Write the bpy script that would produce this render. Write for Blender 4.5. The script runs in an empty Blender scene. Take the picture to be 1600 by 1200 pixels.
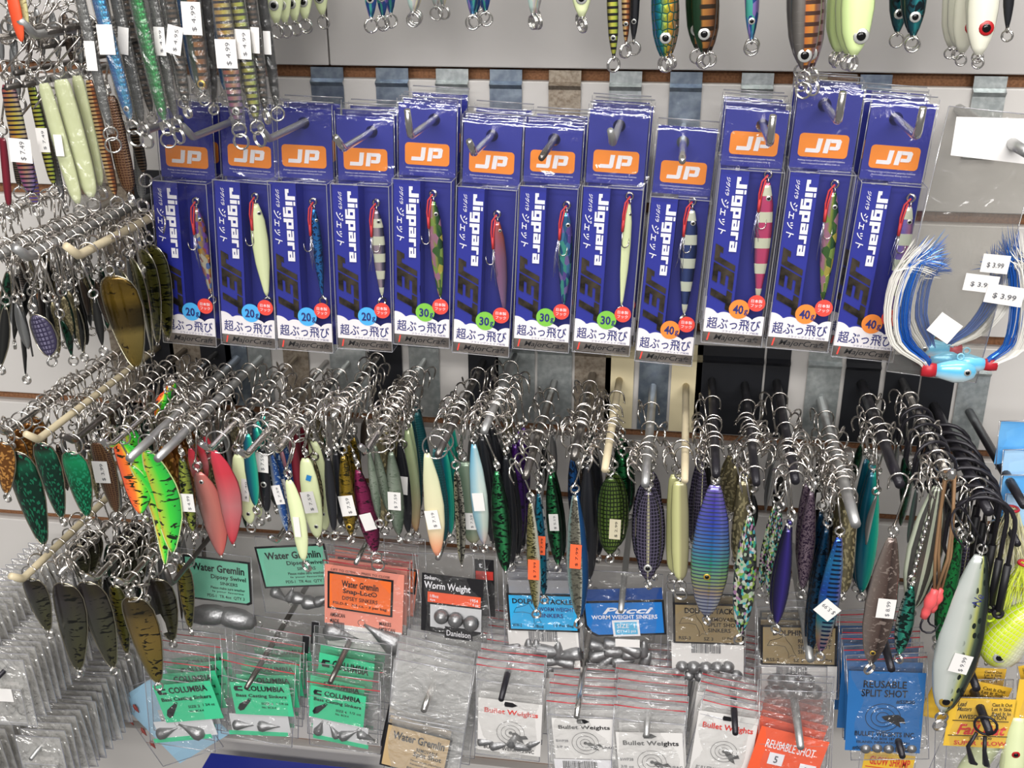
import bpy, math, random
from mathutils import Vector as V, Matrix
rnd = random.Random(7)
sc = bpy.context.scene
col = sc.collection

# ---------------------------------------------------------------- camera
F, H, ZC = 1700.0, 0.90, 1.60          # focal length in pixels of a 1600 wide frame, distance to the wall, height
_n = V((280 / F, 700 / F, -1)).normalized()
_x = V((1, -.055, 0)); _x.z = (_x.x * _n.x + _x.y * _n.y) / -_n.z; _x.normalize()
_z = _x.cross(_n)
RW = Matrix((_x, _n, _z))
CAM = V((0, -H, ZC))
cd = bpy.data.cameras.new('camera'); cd.sensor_width = 36; cd.lens = F / 1600 * 36
cd.clip_start = .01
cam = bpy.data.objects.new('camera', cd); col.objects.link(cam)
cam.matrix_world = Matrix.Translation(CAM) @ RW.to_4x4()
sc.camera = cam

# ---------------------------------------------------------------- light
sc.view_settings.view_transform = 'Standard'; sc.view_settings.look = 'None'
sc.view_settings.gamma = 1; sc.view_settings.use_curve_mapping = False
sc.view_settings.exposure = 0.0
sc.cycles.transparent_max_bounces = 32
sc.cycles.max_bounces = 8
wd = bpy.data.worlds.new('shop'); sc.world = wd; wd.use_nodes = True
wd.node_tree.nodes['Background'].inputs[0].default_value = (1, .985, .97, 1)
wd.node_tree.nodes['Background'].inputs[1].default_value = .21

def area(name, loc, target, sx, sy, power):
    l = bpy.data.lights.new(name, 'AREA'); l.shape = 'RECTANGLE'; l.size = sx; l.size_y = sy
    l.energy = power; l.color = (1, .98, .955)
    o = bpy.data.objects.new(name, l); col.objects.link(o); o.location = loc
    o.rotation_euler = (V(target) - V(loc)).to_track_quat('-Z', 'Y').to_euler()
    return o
area('ceiling_and_fill_light', (-.5, -.95, 3.0), (-.2, -.1, 1.3), 1.3, .14, 20)
area('ceiling_and_fill_light', (.75, -.95, 3.0), (.3, -.1, 1.3), 1.3, .14, 20)
area('ceiling_and_fill_light', (.1, -2.7, 2.75), (0, 0, 1.3), 2.6, .2, 52)  # unseen light behind the camera, added to fill the shade under the packs
area('ceiling_and_fill_light', (-.2, -4.6, 2.75), (0, 0, 1.3), 4.2, .25, 100)  # unseen light further back, added for sparkle and contrast on the metal

# ---------------------------------------------------------------- helpers
def ray(px, py):
    return RW @ V(((px - 800) / F, (600 - py) / F, -1))
def P(px, py, d=0):                     # the point seen at a pixel, d metres in front of the wall
    r = ray(px, py)
    return CAM + r * ((H - d) / r.y)
def S(px, py, d=0):                     # metres per pixel there
    return (H - d) / ray(px, py).y / F

def srgb(h):
    if not isinstance(h, str): return tuple(h)[:3] + (1,)
    h = h.lstrip('#'); r = []
    for i in (0, 2, 4):
        c = int(h[i:i + 2], 16) / 255
        r.append(c / 12.92 if c <= .04045 else ((c + .055) / 1.055) ** 2.4)
    return tuple(r) + (1,)

class MB:
    def __init__(s): s.v = []; s.f = []; s.m = []; s.uv = []
    def add(s, vs, fs, mi=0, uv=None):
        o = len(s.v); s.v += [tuple(v) for v in vs]
        s.f += [tuple(i + o for i in f) for f in fs]; s.m += [mi] * len(fs)
        s.uv += uv if uv else [(0, 0)] * len(vs)
        return s
    def box(s, a, b, mi=0):
        (x0, y0, z0), (x1, y1, z1) = a, b
        return s.add([(x0, y0, z0), (x1, y0, z0), (x1, y1, z0), (x0, y1, z0), (x0, y0, z1), (x1, y0, z1), (x1, y1, z1), (x0, y1, z1)],
                     [(0, 3, 2, 1), (4, 5, 6, 7), (0, 1, 5, 4), (1, 2, 6, 5), (2, 3, 7, 6), (3, 0, 4, 7)], mi)
    def tube(s, pts, r, n=6, mi=0, closed=False):
        pts = [V(p) for p in pts]; N = len(pts); rings = []
        rs = r if isinstance(r, (list, tuple)) else [r] * N
        up = None
        for i, p in enumerate(pts):
            if closed: t = pts[(i + 1) % N] - pts[i - 1]
            else: t = pts[min(i + 1, N - 1)] - pts[max(i - 1, 0)]
            t.normalize()
            if up is None:
                up = t.orthogonal().normalized()
            up = up - t * up.dot(t)
            if up.length < 1e-6: up = t.orthogonal()
            up.normalize(); sd = t.cross(up)
            rings.append([p + (up * math.cos(2 * math.pi * k / n) + sd * math.sin(2 * math.pi * k / n)) * rs[i] for k in range(n)])
        vs = [q for rg in rings for q in rg]; fs = []
        for i in range(N if closed else N - 1):
            j = (i + 1) % N
            for k in range(n):
                l = (k + 1) % n
                fs.append((i * n + k, i * n + l, j * n + l, j * n + k))
        if not closed:
            fs.append(tuple(range(n - 1, -1, -1))); fs.append(tuple((N - 1) * n + k for k in range(n)))
        return s.add(vs, fs, mi)
    def ring(s, c, nrm, R, r, n=16, k=5, mi=0):
        c = V(c); nrm = V(nrm).normalized(); a = nrm.orthogonal().normalized(); b = nrm.cross(a)
        return s.tube([c + (a * math.cos(2 * math.pi * i / n) + b * math.sin(2 * math.pi * i / n)) * R for i in range(n)], r, k, mi, True)
    def lathe(s, prof, n=12, mi=0, mat=None):
        vs = []; fs = []
        for (r, z) in prof:
            for k in range(n):
                a = 2 * math.pi * k / n
                q = V((r * math.cos(a), r * math.sin(a), z)); vs.append(mat @ q if mat else q)
        for i in range(len(prof) - 1):
            for k in range(n):
                l = (k + 1) % n
                fs.append((i * n + k, i * n + l, (i + 1) * n + l, (i + 1) * n + k))
        fs.append(tuple(range(n - 1, -1, -1))); fs.append(tuple((len(prof) - 1) * n + k for k in range(n)))
        return s.add(vs, fs, mi)
    def prism(s, poly, y0, y1, mi=0):   # XZ polygon given clockwise or not, front at y0
        n = len(poly)
        ar = sum(poly[i][0] * poly[(i + 1) % n][1] - poly[(i + 1) % n][0] * poly[i][1] for i in range(n))
        if ar < 0: poly = poly[::-1]
        vs = [(x, y0, z) for x, z in poly] + [(x, y1, z) for x, z in poly]
        fs = [tuple(range(n)), tuple(range(2 * n - 1, n - 1, -1))]
        fs += [(i, n + i, n + (i + 1) % n, (i + 1) % n) for i in range(n)]
        return s.add(vs, fs, mi)
    def mesh(s, name, mats, smooth=False):
        me = bpy.data.meshes.new(name); me.from_pydata(s.v, [], s.f)
        for m in (mats if isinstance(mats, (list, tuple)) else [mats]): me.materials.append(m)
        me.polygons.foreach_set('material_index', s.m)
        if smooth: me.polygons.foreach_set('use_smooth', [True] * len(s.f))
        u = me.uv_layers.new(name='UVMap')
        for l in me.loops: u.data[l.index].uv = s.uv[l.vertex_index]
        me.update(); return me
    def build(s, name, mats, parent=None, smooth=False, loc=None):
        return obj(name, s.mesh(name, mats, smooth), parent, loc)

def obj(name, me, parent=None, loc=None, rot=None):
    o = bpy.data.objects.new(name, me); col.objects.link(o)
    if parent: o.parent = parent
    if loc is not None: o.location = loc
    if rot is not None: o.rotation_euler = rot
    return o
def tag(o, label, cat, group=None):
    o['label'] = label; o['category'] = cat
    if group: o['group'] = group
    return o
def thing(name, label, cat, mat=None, group=None):
    o = bpy.data.objects.new(name, None); col.objects.link(o); o.empty_display_size = .01
    if mat is not None: o.matrix_world = mat
    return tag(o, label, cat, group)
def struct(o):
    o['kind'] = 'structure'; return o
def copy_tree(o, parent=None, skip=()):
    c = o.copy(); col.objects.link(c)
    if parent: c.parent = parent
    for ch in list(o.children):
        if ch.name.split('.')[0] not in skip: copy_tree(ch, c, skip)
    return c
def frame(o, x, z):                     # placement matrix: local X along x, local Z along z, local -Y to the viewer
    z = V(z).normalized(); y = z.cross(V(x)).normalized(); x = y.cross(z)
    m = Matrix((x, y, z)).transposed().to_4x4(); m.translation = o
    return m

# ---------------------------------------------------------------- materials
def nt(name):
    m = bpy.data.materials.new(name); m.use_nodes = True
    return m, m.node_tree, m.node_tree.nodes['Principled BSDF']
MC = {}
def M(name, c, rough=.45, metal=0, coat=0, bump=0, bscale=400, var=None):
    if name in MC: return MC[name]
    m, t, b = nt(name); MC[name] = m
    b.inputs['Base Color'].default_value = srgb(c); b.inputs['Roughness'].default_value = rough
    b.inputs['Metallic'].default_value = metal; b.inputs['Coat Weight'].default_value = coat
    b.inputs['Coat Roughness'].default_value = .06
    if bump or var:
        tc = t.nodes.new('ShaderNodeTexCoord'); n = t.nodes.new('ShaderNodeTexNoise'); n.inputs['Scale'].default_value = bscale
        n.inputs['Detail'].default_value = 4
        t.links.new(tc.outputs['Object'], n.inputs['Vector'])
        if bump:
            bp = t.nodes.new('ShaderNodeBump'); bp.inputs['Strength'].default_value = bump; bp.inputs['Distance'].default_value = .002
            t.links.new(n.outputs['Fac'], bp.inputs['Height']); t.links.new(bp.outputs['Normal'], b.inputs['Normal'])
            if coat: t.links.new(bp.outputs['Normal'], b.inputs['Coat Normal'])
        if var:
            r = t.nodes.new('ShaderNodeValToRGB'); r.color_ramp.elements[0].color = srgb(c); r.color_ramp.elements[1].color = srgb(var)
            r.color_ramp.elements[0].position = .4; r.color_ramp.elements[1].position = .68
            t.links.new(n.outputs['Fac'], r.inputs['Fac']); t.links.new(r.outputs['Color'], b.inputs['Base Color'])
    return m
def clear(name, tint='#ffffff', haze=.05, gloss=.12, rough=.1, bump=.3, bscale=60):
    if name in MC: return MC[name]
    m = bpy.data.materials.new(name); m.use_nodes = True; MC[name] = m
    t = m.node_tree; t.nodes.clear(); N = t.nodes.new; L = t.links.new
    out = N('ShaderNodeOutputMaterial'); tr = N('ShaderNodeBsdfTransparent'); tr.inputs[0].default_value = srgb(tint)
    df = N('ShaderNodeBsdfDiffuse'); df.inputs[0].default_value = srgb('#f0efec')
    gl = N('ShaderNodeBsdfAnisotropic') if hasattr(bpy.types, 'ShaderNodeBsdfAnisotropic') else N('ShaderNodeBsdfGlossy')
    gl.inputs['Roughness'].default_value = rough
    lw = N('ShaderNodeLayerWeight'); lw.inputs['Blend'].default_value = .25
    mr = N('ShaderNodeMapRange'); mr.inputs[3].default_value = gloss; mr.inputs[4].default_value = min(1, gloss + .3)
    L(lw.outputs['Facing'], mr.inputs[0])
    m1 = N('ShaderNodeMixShader'); m1.inputs[0].default_value = haze; m2 = N('ShaderNodeMixShader')
    L(tr.outputs[0], m1.inputs[1]); L(df.outputs[0], m1.inputs[2]); L(m1.outputs[0], m2.inputs[1]); L(gl.outputs[0], m2.inputs[2])
    L(mr.outputs[0], m2.inputs[0]); L(m2.outputs[0], out.inputs[0])
    if bump:
        tc = N('ShaderNodeTexCoord'); n = N('ShaderNodeTexNoise'); n.inputs['Scale'].default_value = bscale; n.inputs['Detail'].default_value = 3
        n.inputs['Distortion'].default_value = 1.2
        bp = N('ShaderNodeBump'); bp.inputs['Strength'].default_value = bump; bp.inputs['Distance'].default_value = .01
        L(tc.outputs['Object'], n.inputs['Vector']); L(n.outputs['Fac'], bp.inputs['Height'])
        L(bp.outputs[0], gl.inputs['Normal']); L(bp.outputs[0], df.inputs['Normal'])
    return m

def LM(name, across, along=None, pat=None, metal=.5, rough=.28, mode='MIX', amt=.6):
    """lure finish: colours across the body (UV u), along it (UV v, 0 = lower end), and one printed pattern"""
    if name in MC: return MC[name]
    m, t, b = nt(name); MC[name] = m; N = t.nodes.new; L = t.links.new
    uv = N('ShaderNodeUVMap'); sp = N('ShaderNodeSeparateXYZ'); L(uv.outputs[0], sp.inputs[0])
    def ramp(stops, src, interp='LINEAR'):
        r = N('ShaderNodeValToRGB'); e = r.color_ramp.elements; r.color_ramp.interpolation = interp
        if len(stops) == 1: stops = [(0, stops[0][1]), (1, stops[0][1])]
        e[0].position, e[0].color = stops[0][0], srgb(stops[0][1]); e[1].position, e[1].color = stops[-1][0], srgb(stops[-1][1])
        for p, c in stops[1:-1]:
            q = e.new(p); q.color = srgb(c)
        L(src, r.inputs['Fac']); return r.outputs['Color']
    def mix(f, a, c, mode='MIX'):
        x = N('ShaderNodeMix'); x.data_type = 'RGBA'; x.blend_type = mode
        if hasattr(f, 'is_linked'): L(f, x.inputs[0])
        else: x.inputs[0].default_value = f
        L(a, x.inputs[6])
        if hasattr(c, 'is_linked'): L(c, x.inputs[7])
        else: x.inputs[7].default_value = srgb(c)
        return x.outputs[2]
    def mp(sx, sy, sz=1):
        q = N('ShaderNodeMapping'); q.inputs['Scale'].default_value = (sx, sy, sz)
        oi = N('ShaderNodeObjectInfo'); L(oi.outputs['Random'], q.inputs['Location'])
        L(uv.outputs[0], q.inputs['Vector']); return q.outputs[0]
    def math_(op, a, c=0.):
        x = N('ShaderNodeMath'); x.operation = op
        for i, v in enumerate((a, c)):
            if hasattr(v, 'is_linked'): L(v, x.inputs[i])
            else: x.inputs[i].default_value = v
        return x.outputs[0]
    def step(v, lo, hi):
        q = N('ShaderNodeMapRange'); q.inputs[1].default_value = lo; q.inputs[2].default_value = hi; L(v, q.inputs[0]); return q.outputs[0]
    def vor():
        q = N('ShaderNodeTexVoronoi'); q.voronoi_dimensions = '2D'; q.inputs['Scale'].default_value = 1; return q
    if not isinstance(across, list): across = [(0, across)]
    c = ramp(across, sp.outputs[0])
    if along: c = mix(amt, c, ramp(along, sp.outputs[1]), mode)
    hgt = None
    if pat:
        k, pc = pat[0], pat[1]; a = pat[2:]
        if k == 'stripe' or k == 'zebra':           # bands across: count, share
            f = math_('FRACT', math_('MULTIPLY', sp.outputs[1], a[0]))
            f = math_('LESS_THAN', f, a[1]); hgt = f
            if len(a) > 2: f = math_('MULTIPLY', f, math_('MULTIPLY', step(sp.outputs[0], a[2] - .06, a[2]), step(sp.outputs[0], a[3] + .06, a[3])))
            c = mix(f, c, pc)
        elif k == 'bars':                            # stripes along: count, share
            f = math_('LESS_THAN', math_('FRACT', math_('MULTIPLY', sp.outputs[0], a[0])), a[1]); c = mix(f, c, pc)
        elif k in ('flake', 'glitter'):
            vo = vor(); L(mp(a[0], a[0] * a[1]), vo.inputs['Vector'])
            hs = N('ShaderNodeSeparateColor'); L(vo.outputs['Color'], hs.inputs[0])
            if k == 'flake':
                cr = ramp(pc, hs.outputs[0], 'CONSTANT'); c = mix(math_('LESS_THAN', hs.outputs[1], a[2]), c, cr)
            else: c = mix(math_('LESS_THAN', hs.outputs[1], a[2]), c, pc)
            hgt = hs.outputs[2]
        elif k == 'scale':
            vo = vor(); vo.feature = 'DISTANCE_TO_EDGE'; vo.inputs['Randomness'].default_value = a[2] if len(a) > 2 else .25
            L(mp(a[0], a[0] * a[1]), vo.inputs['Vector']); f = math_('LESS_THAN', vo.outputs['Distance'], a[3] if len(a) > 3 else .1); c = mix(f, c, pc); hgt = vo.outputs['Distance']
        elif k == 'tiger' or k == 'crinkle':         # wavy bars: scale, aspect, threshold, u range
            n = N('ShaderNodeTexNoise'); n.inputs['Scale'].default_value = 1; n.inputs['Detail'].default_value = 2
            n.inputs['Distortion'].default_value = .7; L(mp(a[0], a[0] * a[1]), n.inputs['Vector'])
            f = step(n.outputs['Fac'], a[2], a[2] + .04)
            if len(a) > 3: f = math_('MULTIPLY', f, math_('MULTIPLY', step(sp.outputs[0], a[3] - .1, a[3]), step(sp.outputs[0], a[4] + .1, a[4])))
            c = mix(f, c, pc); hgt = n.outputs['Fac'] if k == 'crinkle' else None
        elif k == 'spots':
            vo = vor(); L(mp(a[0], a[0] * a[1]), vo.inputs['Vector'])
            f = math_('MULTIPLY', math_('LESS_THAN', vo.outputs['Distance'], a[2]), math_('MULTIPLY', step(sp.outputs[0], a[3] - .1, a[3]), step(sp.outputs[0], a[4] + .1, a[4])))
            c = mix(f, c, pc)
    if hgt is not None:
        bp = N('ShaderNodeBump'); bp.inputs['Strength'].default_value = .35; bp.inputs['Distance'].default_value = .001
        L(hgt, bp.inputs['Height']); L(bp.outputs[0], b.inputs['Normal'])
    L(c, b.inputs['Base Color']); b.inputs['Metallic'].default_value = metal; b.inputs['Roughness'].default_value = rough
    b.inputs['Coat Weight'].default_value = .6; b.inputs['Coat Roughness'].default_value = .08
    return m

STEEL = M('bright steel', '#dad7d3', .22, 1)
ZINC = M('zinc wire', '#b4b4b3', .4, .8, bump=.1, bscale=900)
NICKEL = M('nickel hook wire', '#cfc9c2', .24, 1)
BLKWIRE = M('black wire', '#26242a', .35, .3)
DARKWIRE = M('dark steel wire', '#77736f', .3, .9)
CREAM = M('cream coated wire', '#cdbf9f', .5)
LEAD = M('lead', '#8d8d8e', .38, .8, bump=.25, bscale=300)
PAPER = M('white sticker paper', '#e4e1de', .6)
INK = M('grey print ink', '#55565c', .6)
BLACK = M('black print', '#17161a', .5)
WHITE = M('white print', '#eae8ec', .5)
FILM = clear('clear film', haze=.03, gloss=.03, rough=.16, bump=.35, bscale=45)
SLEEVE = clear('clear sleeve', '#eeedeb', haze=.05, gloss=.035, rough=.14, bump=.5, bscale=70)
RIGID = clear('clear rigid plastic', haze=.004, gloss=.015, rough=.05, bump=.12, bscale=25)
EDGE = clear('plastic edge', '#c9cbe0', haze=.32, gloss=.25, rough=.15, bump=0)

# ---------------------------------------------------------------- lettering
TC = {}
def text_mesh(s, w, h, mat, bold=.0, shear=0., space=1.):
    key = (s, round(w, 5), round(h, 5), mat.name, bold, shear)
    if key in TC: return TC[key]
    cu = bpy.data.curves.new('lettering', 'FONT'); cu.body = s; cu.offset = bold; cu.shear = shear; cu.resolution_u = 2
    cu.space_character = space; cu.fill_mode = 'FRONT'
    o = bpy.data.objects.new('lettering', cu)
    me = bpy.data.meshes.new_from_object(o); bpy.data.objects.remove(o); bpy.data.curves.remove(cu)
    xs = [v.co.x for v in me.vertices]; ys = [v.co.y for v in me.vertices]
    x0, x1, y0, y1 = min(xs), max(xs), min(ys), max(ys)
    sx = w / (x1 - x0) if w else 0; sy = h / (y1 - y0) if h else 0
    sx = sx or sy; sy = sy or sx
    for v in me.vertices:
        v.co = ((v.co.x - (x0 + x1) / 2) * sx, 0, (v.co.y - (y0 + y1) / 2) * sy)
    me.materials.clear(); me.materials.append(mat); me.name = 'lettering'
    TC[key] = me; return me
def text(name, s, parent, x, z, w, h, mat, y=0, rot=0, **k):
    return obj(name, text_mesh(s, w, h, mat, **k), parent, (x, y, z), (0, math.radians(rot), 0))

BLOCK = {'J': (5, [(3.2, 0, 5, 7), (0, 0, 5, 1.7), (0, 0, 1.7, 2.6)]), 'i': (1.8, [(0, 0, 1.8, 5), (0, 5.7, 1.8, 7)]),
         'g': (4.8, [(0, 0, 1.6, 5), (0, 3.6, 4.8, 5), (0, 0, 4.8, 1.4), (3.1, -2, 4.8, 5), (.3, -2, 4.8, -.7)]), 'p': (4.8, [(0, -2, 1.7, 5), (0, 3.6, 4.8, 5), (3.1, 0, 4.8, 5), (0, 0, 4.8, 1.4)]),
         'a': (4.8, [(.2, 3.8, 4.8, 5), (3.1, 0, 4.8, 5), (0, 2.0, 4.8, 3.1), (0, 0, 1.6, 3.1), (0, 0, 4.8, 1.2)]), 'r': (3.6, [(0, 0, 1.7, 5), (0, 3.6, 3.6, 5)]),
         'E': (5.6, [(0, 0, 1.9, 7), (0, 5.3, 5.6, 7), (0, 2.7, 5.2, 4.3), (0, 0, 5.6, 1.7)]), 'T': (6, [(0, 5.2, 6, 7), (1.9, 0, 4.1, 7)])}
def block_letters(name, s, parent, x, z, w, h, mat, y=0, rot=90, shear=0, gap=.7):
    pl = []; cx = 0
    for ch in s:
        cw, rs = BLOCK[ch]
        for a, b, c, d in rs: pl.append([(cx + a + b * shear, b), (cx + c + b * shear, b), (cx + c + d * shear, d), (cx + a + d * shear, d)])
        cx += cw + gap
    X = [p[0] for q in pl for p in q]; Z = [p[1] for q in pl for p in q]; x0, x1, z0, z1 = min(X), max(X), min(Z), max(Z); mb = MB()
    for k, q in enumerate(pl): mb.prism([((p[0] - (x0 + x1) / 2) / (x1 - x0) * w, (p[1] - (z0 + z1) / 2) / (z1 - z0) * h) for p in q], -.00002 * k, .00015)
    o = mb.build(name, mat, parent, False, (x, y, z)); o.rotation_euler = (0, math.radians(rot), 0); return o

# ---------------------------------------------------------------- the slat wall
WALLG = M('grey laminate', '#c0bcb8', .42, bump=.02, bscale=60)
WALLT = M('grey laminate with painted shade', '#aca8a5', .42, bump=.02, bscale=60)  # shade over the top boards, painted into the laminate colour
MDF = M('raw brown board', '#8a5f3f', .8, bump=.2, bscale=500, var='#6d472c')
x0, x1 = P(-700, 600).x, P(2300, 600).x
def zat(px, py): return P(px, py).z
back = MB().box((x0, .012, zat(800, 1500)), (x1, .02, zat(800, -350))).build('wall_back', MDF); struct(back)
slots = [zat(900, 118), zat(900, 118) * .66 + zat(1000, 680) * .34, zat(900, 118) * .33 + zat(1000, 680) * .67, zat(1000, 680), zat(1000, 785), zat(1000, 880), zat(740, 1188)]
g = .0052
edges = [zat(800, -340)] + [q for s_ in slots for q in (s_ + g, s_ - g)] + [zat(800, 1490)]
seam = P(512, 60).x
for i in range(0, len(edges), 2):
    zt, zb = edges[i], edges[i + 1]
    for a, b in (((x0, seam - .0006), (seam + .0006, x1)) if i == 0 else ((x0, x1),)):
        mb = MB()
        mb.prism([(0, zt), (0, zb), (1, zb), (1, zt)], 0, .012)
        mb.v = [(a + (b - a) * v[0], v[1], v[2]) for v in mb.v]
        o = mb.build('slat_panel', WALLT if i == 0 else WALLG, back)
        bv = o.modifiers.new('edge', 'BEVEL'); bv.width = .0008; bv.segments = 2

# ---------------------------------------------------------------- peg hooks
PLATEM = {'s': M('galvanised plate', '#aab0b0', .36, .75, bump=.08, bscale=200, var='#c6cbca'), 'k': M('black plate', '#1c1d22', .4, .2),
          'c': M('cream plate', '#d8cba6', .5), 'r': M('worn steel plate', '#9c9182', .5, .6, bump=.1, bscale=300, var='#7d6f60'),
          'd': M('blue grey plate', '#8490a0', .32, .85, bump=.1, bscale=120, var='#a4b0bc')}
WIREM = {'s': STEEL, 'z': ZINC, 'k': BLKWIRE, 'd': DARKWIRE, 'c': CREAM}
class Peg:
    def at(s, d): return V((s.t.x, -d, s.t.z)) + V((0, 0, s.sl * (s.d - d))) * -1
def peg(label, px, py, d, wire='s', r=.0029, tip='s', plate=None, group=None, sl=.0):
    """a wire peg: px, py = its front end (or its bend when the end turns up), d = how far it stands out"""
    p = Peg(); p.t = P(px, py, d); p.d = d; p.r = r; p.sl = sl
    base = p.at(.002)
    o = thing('peg_hook', label, 'peg hook', Matrix.Translation(base), group); p.o = o
    mb = MB(); pts = [V((0, 0, 0))]
    tip_l = p.t - base
    pts += [tip_l * k / 6 for k in range(1, 6)]
    if tip == 'u': pts += [tip_l + V((0, .004, 0)), tip_l + V((0, .0006, .0006)), tip_l + V((0, -.0026, .0032)), tip_l + V((-.001, -.011, .0105))]
    elif tip == 'U': pts += [tip_l + V((0, .005, 0)), tip_l + V((0, .001, .001)), tip_l + V((0, -.001, .004)), tip_l + V((0, -.006, .019))]
    else: pts += [tip_l]
    rr = [r] * (len(pts) - 1) + [r * .85]
    mb.tube(pts, rr, 10); mb.build('rod', WIREM[wire], o, True)
    if plate:
        w, zt, zb, pc = plate[:4]; q = base.z
        mb = MB(); pr = [(-.0075, zt + .0075), (-.0075, zt + .001), (-.004, zt - .002), (-.0012, zt - .006), (-.0012, zb)]
        prof = [(y, z - q) for y, z in ((.0055, zt + .006), (.0005, zt + .006), (.0005, zt - .003), (-.0042, zt - .0055), (-.0012, zt - .009), (-.0012, zb))]
        back_ = [(y + .0012, z) for y, z in prof][::-1]
        lo = prof + back_; n = len(lo); dx = plate[4] if len(plate) > 4 else 0
        vs = [(-w / 2 + dx, y, z) for y, z in lo] + [(w / 2 + dx, y, z) for y, z in lo]
        m = len(prof)
        fs = []
        for i in range(n):
            j = (i + 1) % n; fs.append((i, n + i, n + j, j))
        for i in range(m - 1):
            fs.append((i, i + 1, n - 2 - i, n - 1 - i)); fs.append((n + i, n + n - 1 - i, n + n - 2 - i, n + i + 1))
        mb.add(vs, fs); mb.build('backplate', PLATEM[pc], o)
    return p

# ---------------------------------------------------------------- boxed jigs in the blue packs
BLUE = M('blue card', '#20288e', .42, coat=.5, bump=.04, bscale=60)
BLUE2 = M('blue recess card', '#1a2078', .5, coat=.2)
ORANGE = M('orange print', '#f08a24', .45, coat=.3)
CLOUD = M('cloud print', '#e9e4e6', .5)
NAVY = M('navy print', '#23286f', .5)
FOIL = M('dark foil', '#6c6052', .3, .85, bump=.25, bscale=90, var='#2e2823')
FOILG = M('grey foil', '#968e88', .34, .8, bump=.2, bscale=60, var='#645c58')
REDP = M('red print', '#e8483c', .5)
BADGE = {20: M('sky blue print', '#4ab0ee', .5), 30: M('lime print', '#7dc243', .5), 40: M('orange badge print', '#f08a34', .5)}
CORD = M('red assist cord', '#c23238', .6)

def rrect(w, h, r, cx=0, cz=0, n=4):
    p = []
    for sx, sz, a0 in ((1, 1, 0), (-1, 1, 90), (-1, -1, 180), (1, -1, 270)):
        for k in range(n + 1):
            a = math.radians(a0 + 90 * k / n)
            p.append((cx + sx * (w / 2 - r) + r * math.cos(a), cz + sz * (h / 2 - r) + r * math.sin(a)))
    return p
def disc(r, cx=0, cz=0, n=24): return [(cx + r * math.cos(2 * math.pi * k / n), cz + r * math.sin(2 * math.pi * k / n)) for k in range(n)]
def holed(mb, w, z0, z1, hx, hz, hr, y0, y1, mi=0, n=24):
    """a card w wide from z0 to z1 with a round hole"""
    outer = []
    for k in range(n):
        a = 2 * math.pi * k / n; dx, dz = math.cos(a), math.sin(a)
        t = min([((w / 2 - hx) / dx if dx > 1e-9 else 9), ((-w / 2 - hx) / dx if dx < -1e-9 else 9), ((z1 - hz) / dz if dz > 1e-9 else 9), ((z0 - hz) / dz if dz < -1e-9 else 9)])
        outer.append((hx + dx * t, hz + dz * t))
    # true corners
    for cx, cz in ((w / 2, z1), (-w / 2, z1), (-w / 2, z0), (w / 2, z0)):
        k = min(range(n), key=lambda i: (outer[i][0] - cx) ** 2 + (outer[i][1] - cz) ** 2); outer[k] = (cx, cz)
    inner = [(hx + hr * math.cos(2 * math.pi * k / n), hz + hr * math.sin(2 * math.pi * k / n)) for k in range(n)]
    vs = [(x, y, z) for y in (y0, y1) for x, z in outer + inner]
    fs = []
    for k in range(n):
        l = (k + 1) % n
        fs += [(k, l, n + l, n + k), (2 * n + k, 3 * n + k, 3 * n + l, 2 * n + l), (k, 2 * n + k, 2 * n + l, l), (n + k, n + l, 3 * n + l, 3 * n + k)]
    mb.add(vs, fs, mi)

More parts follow.
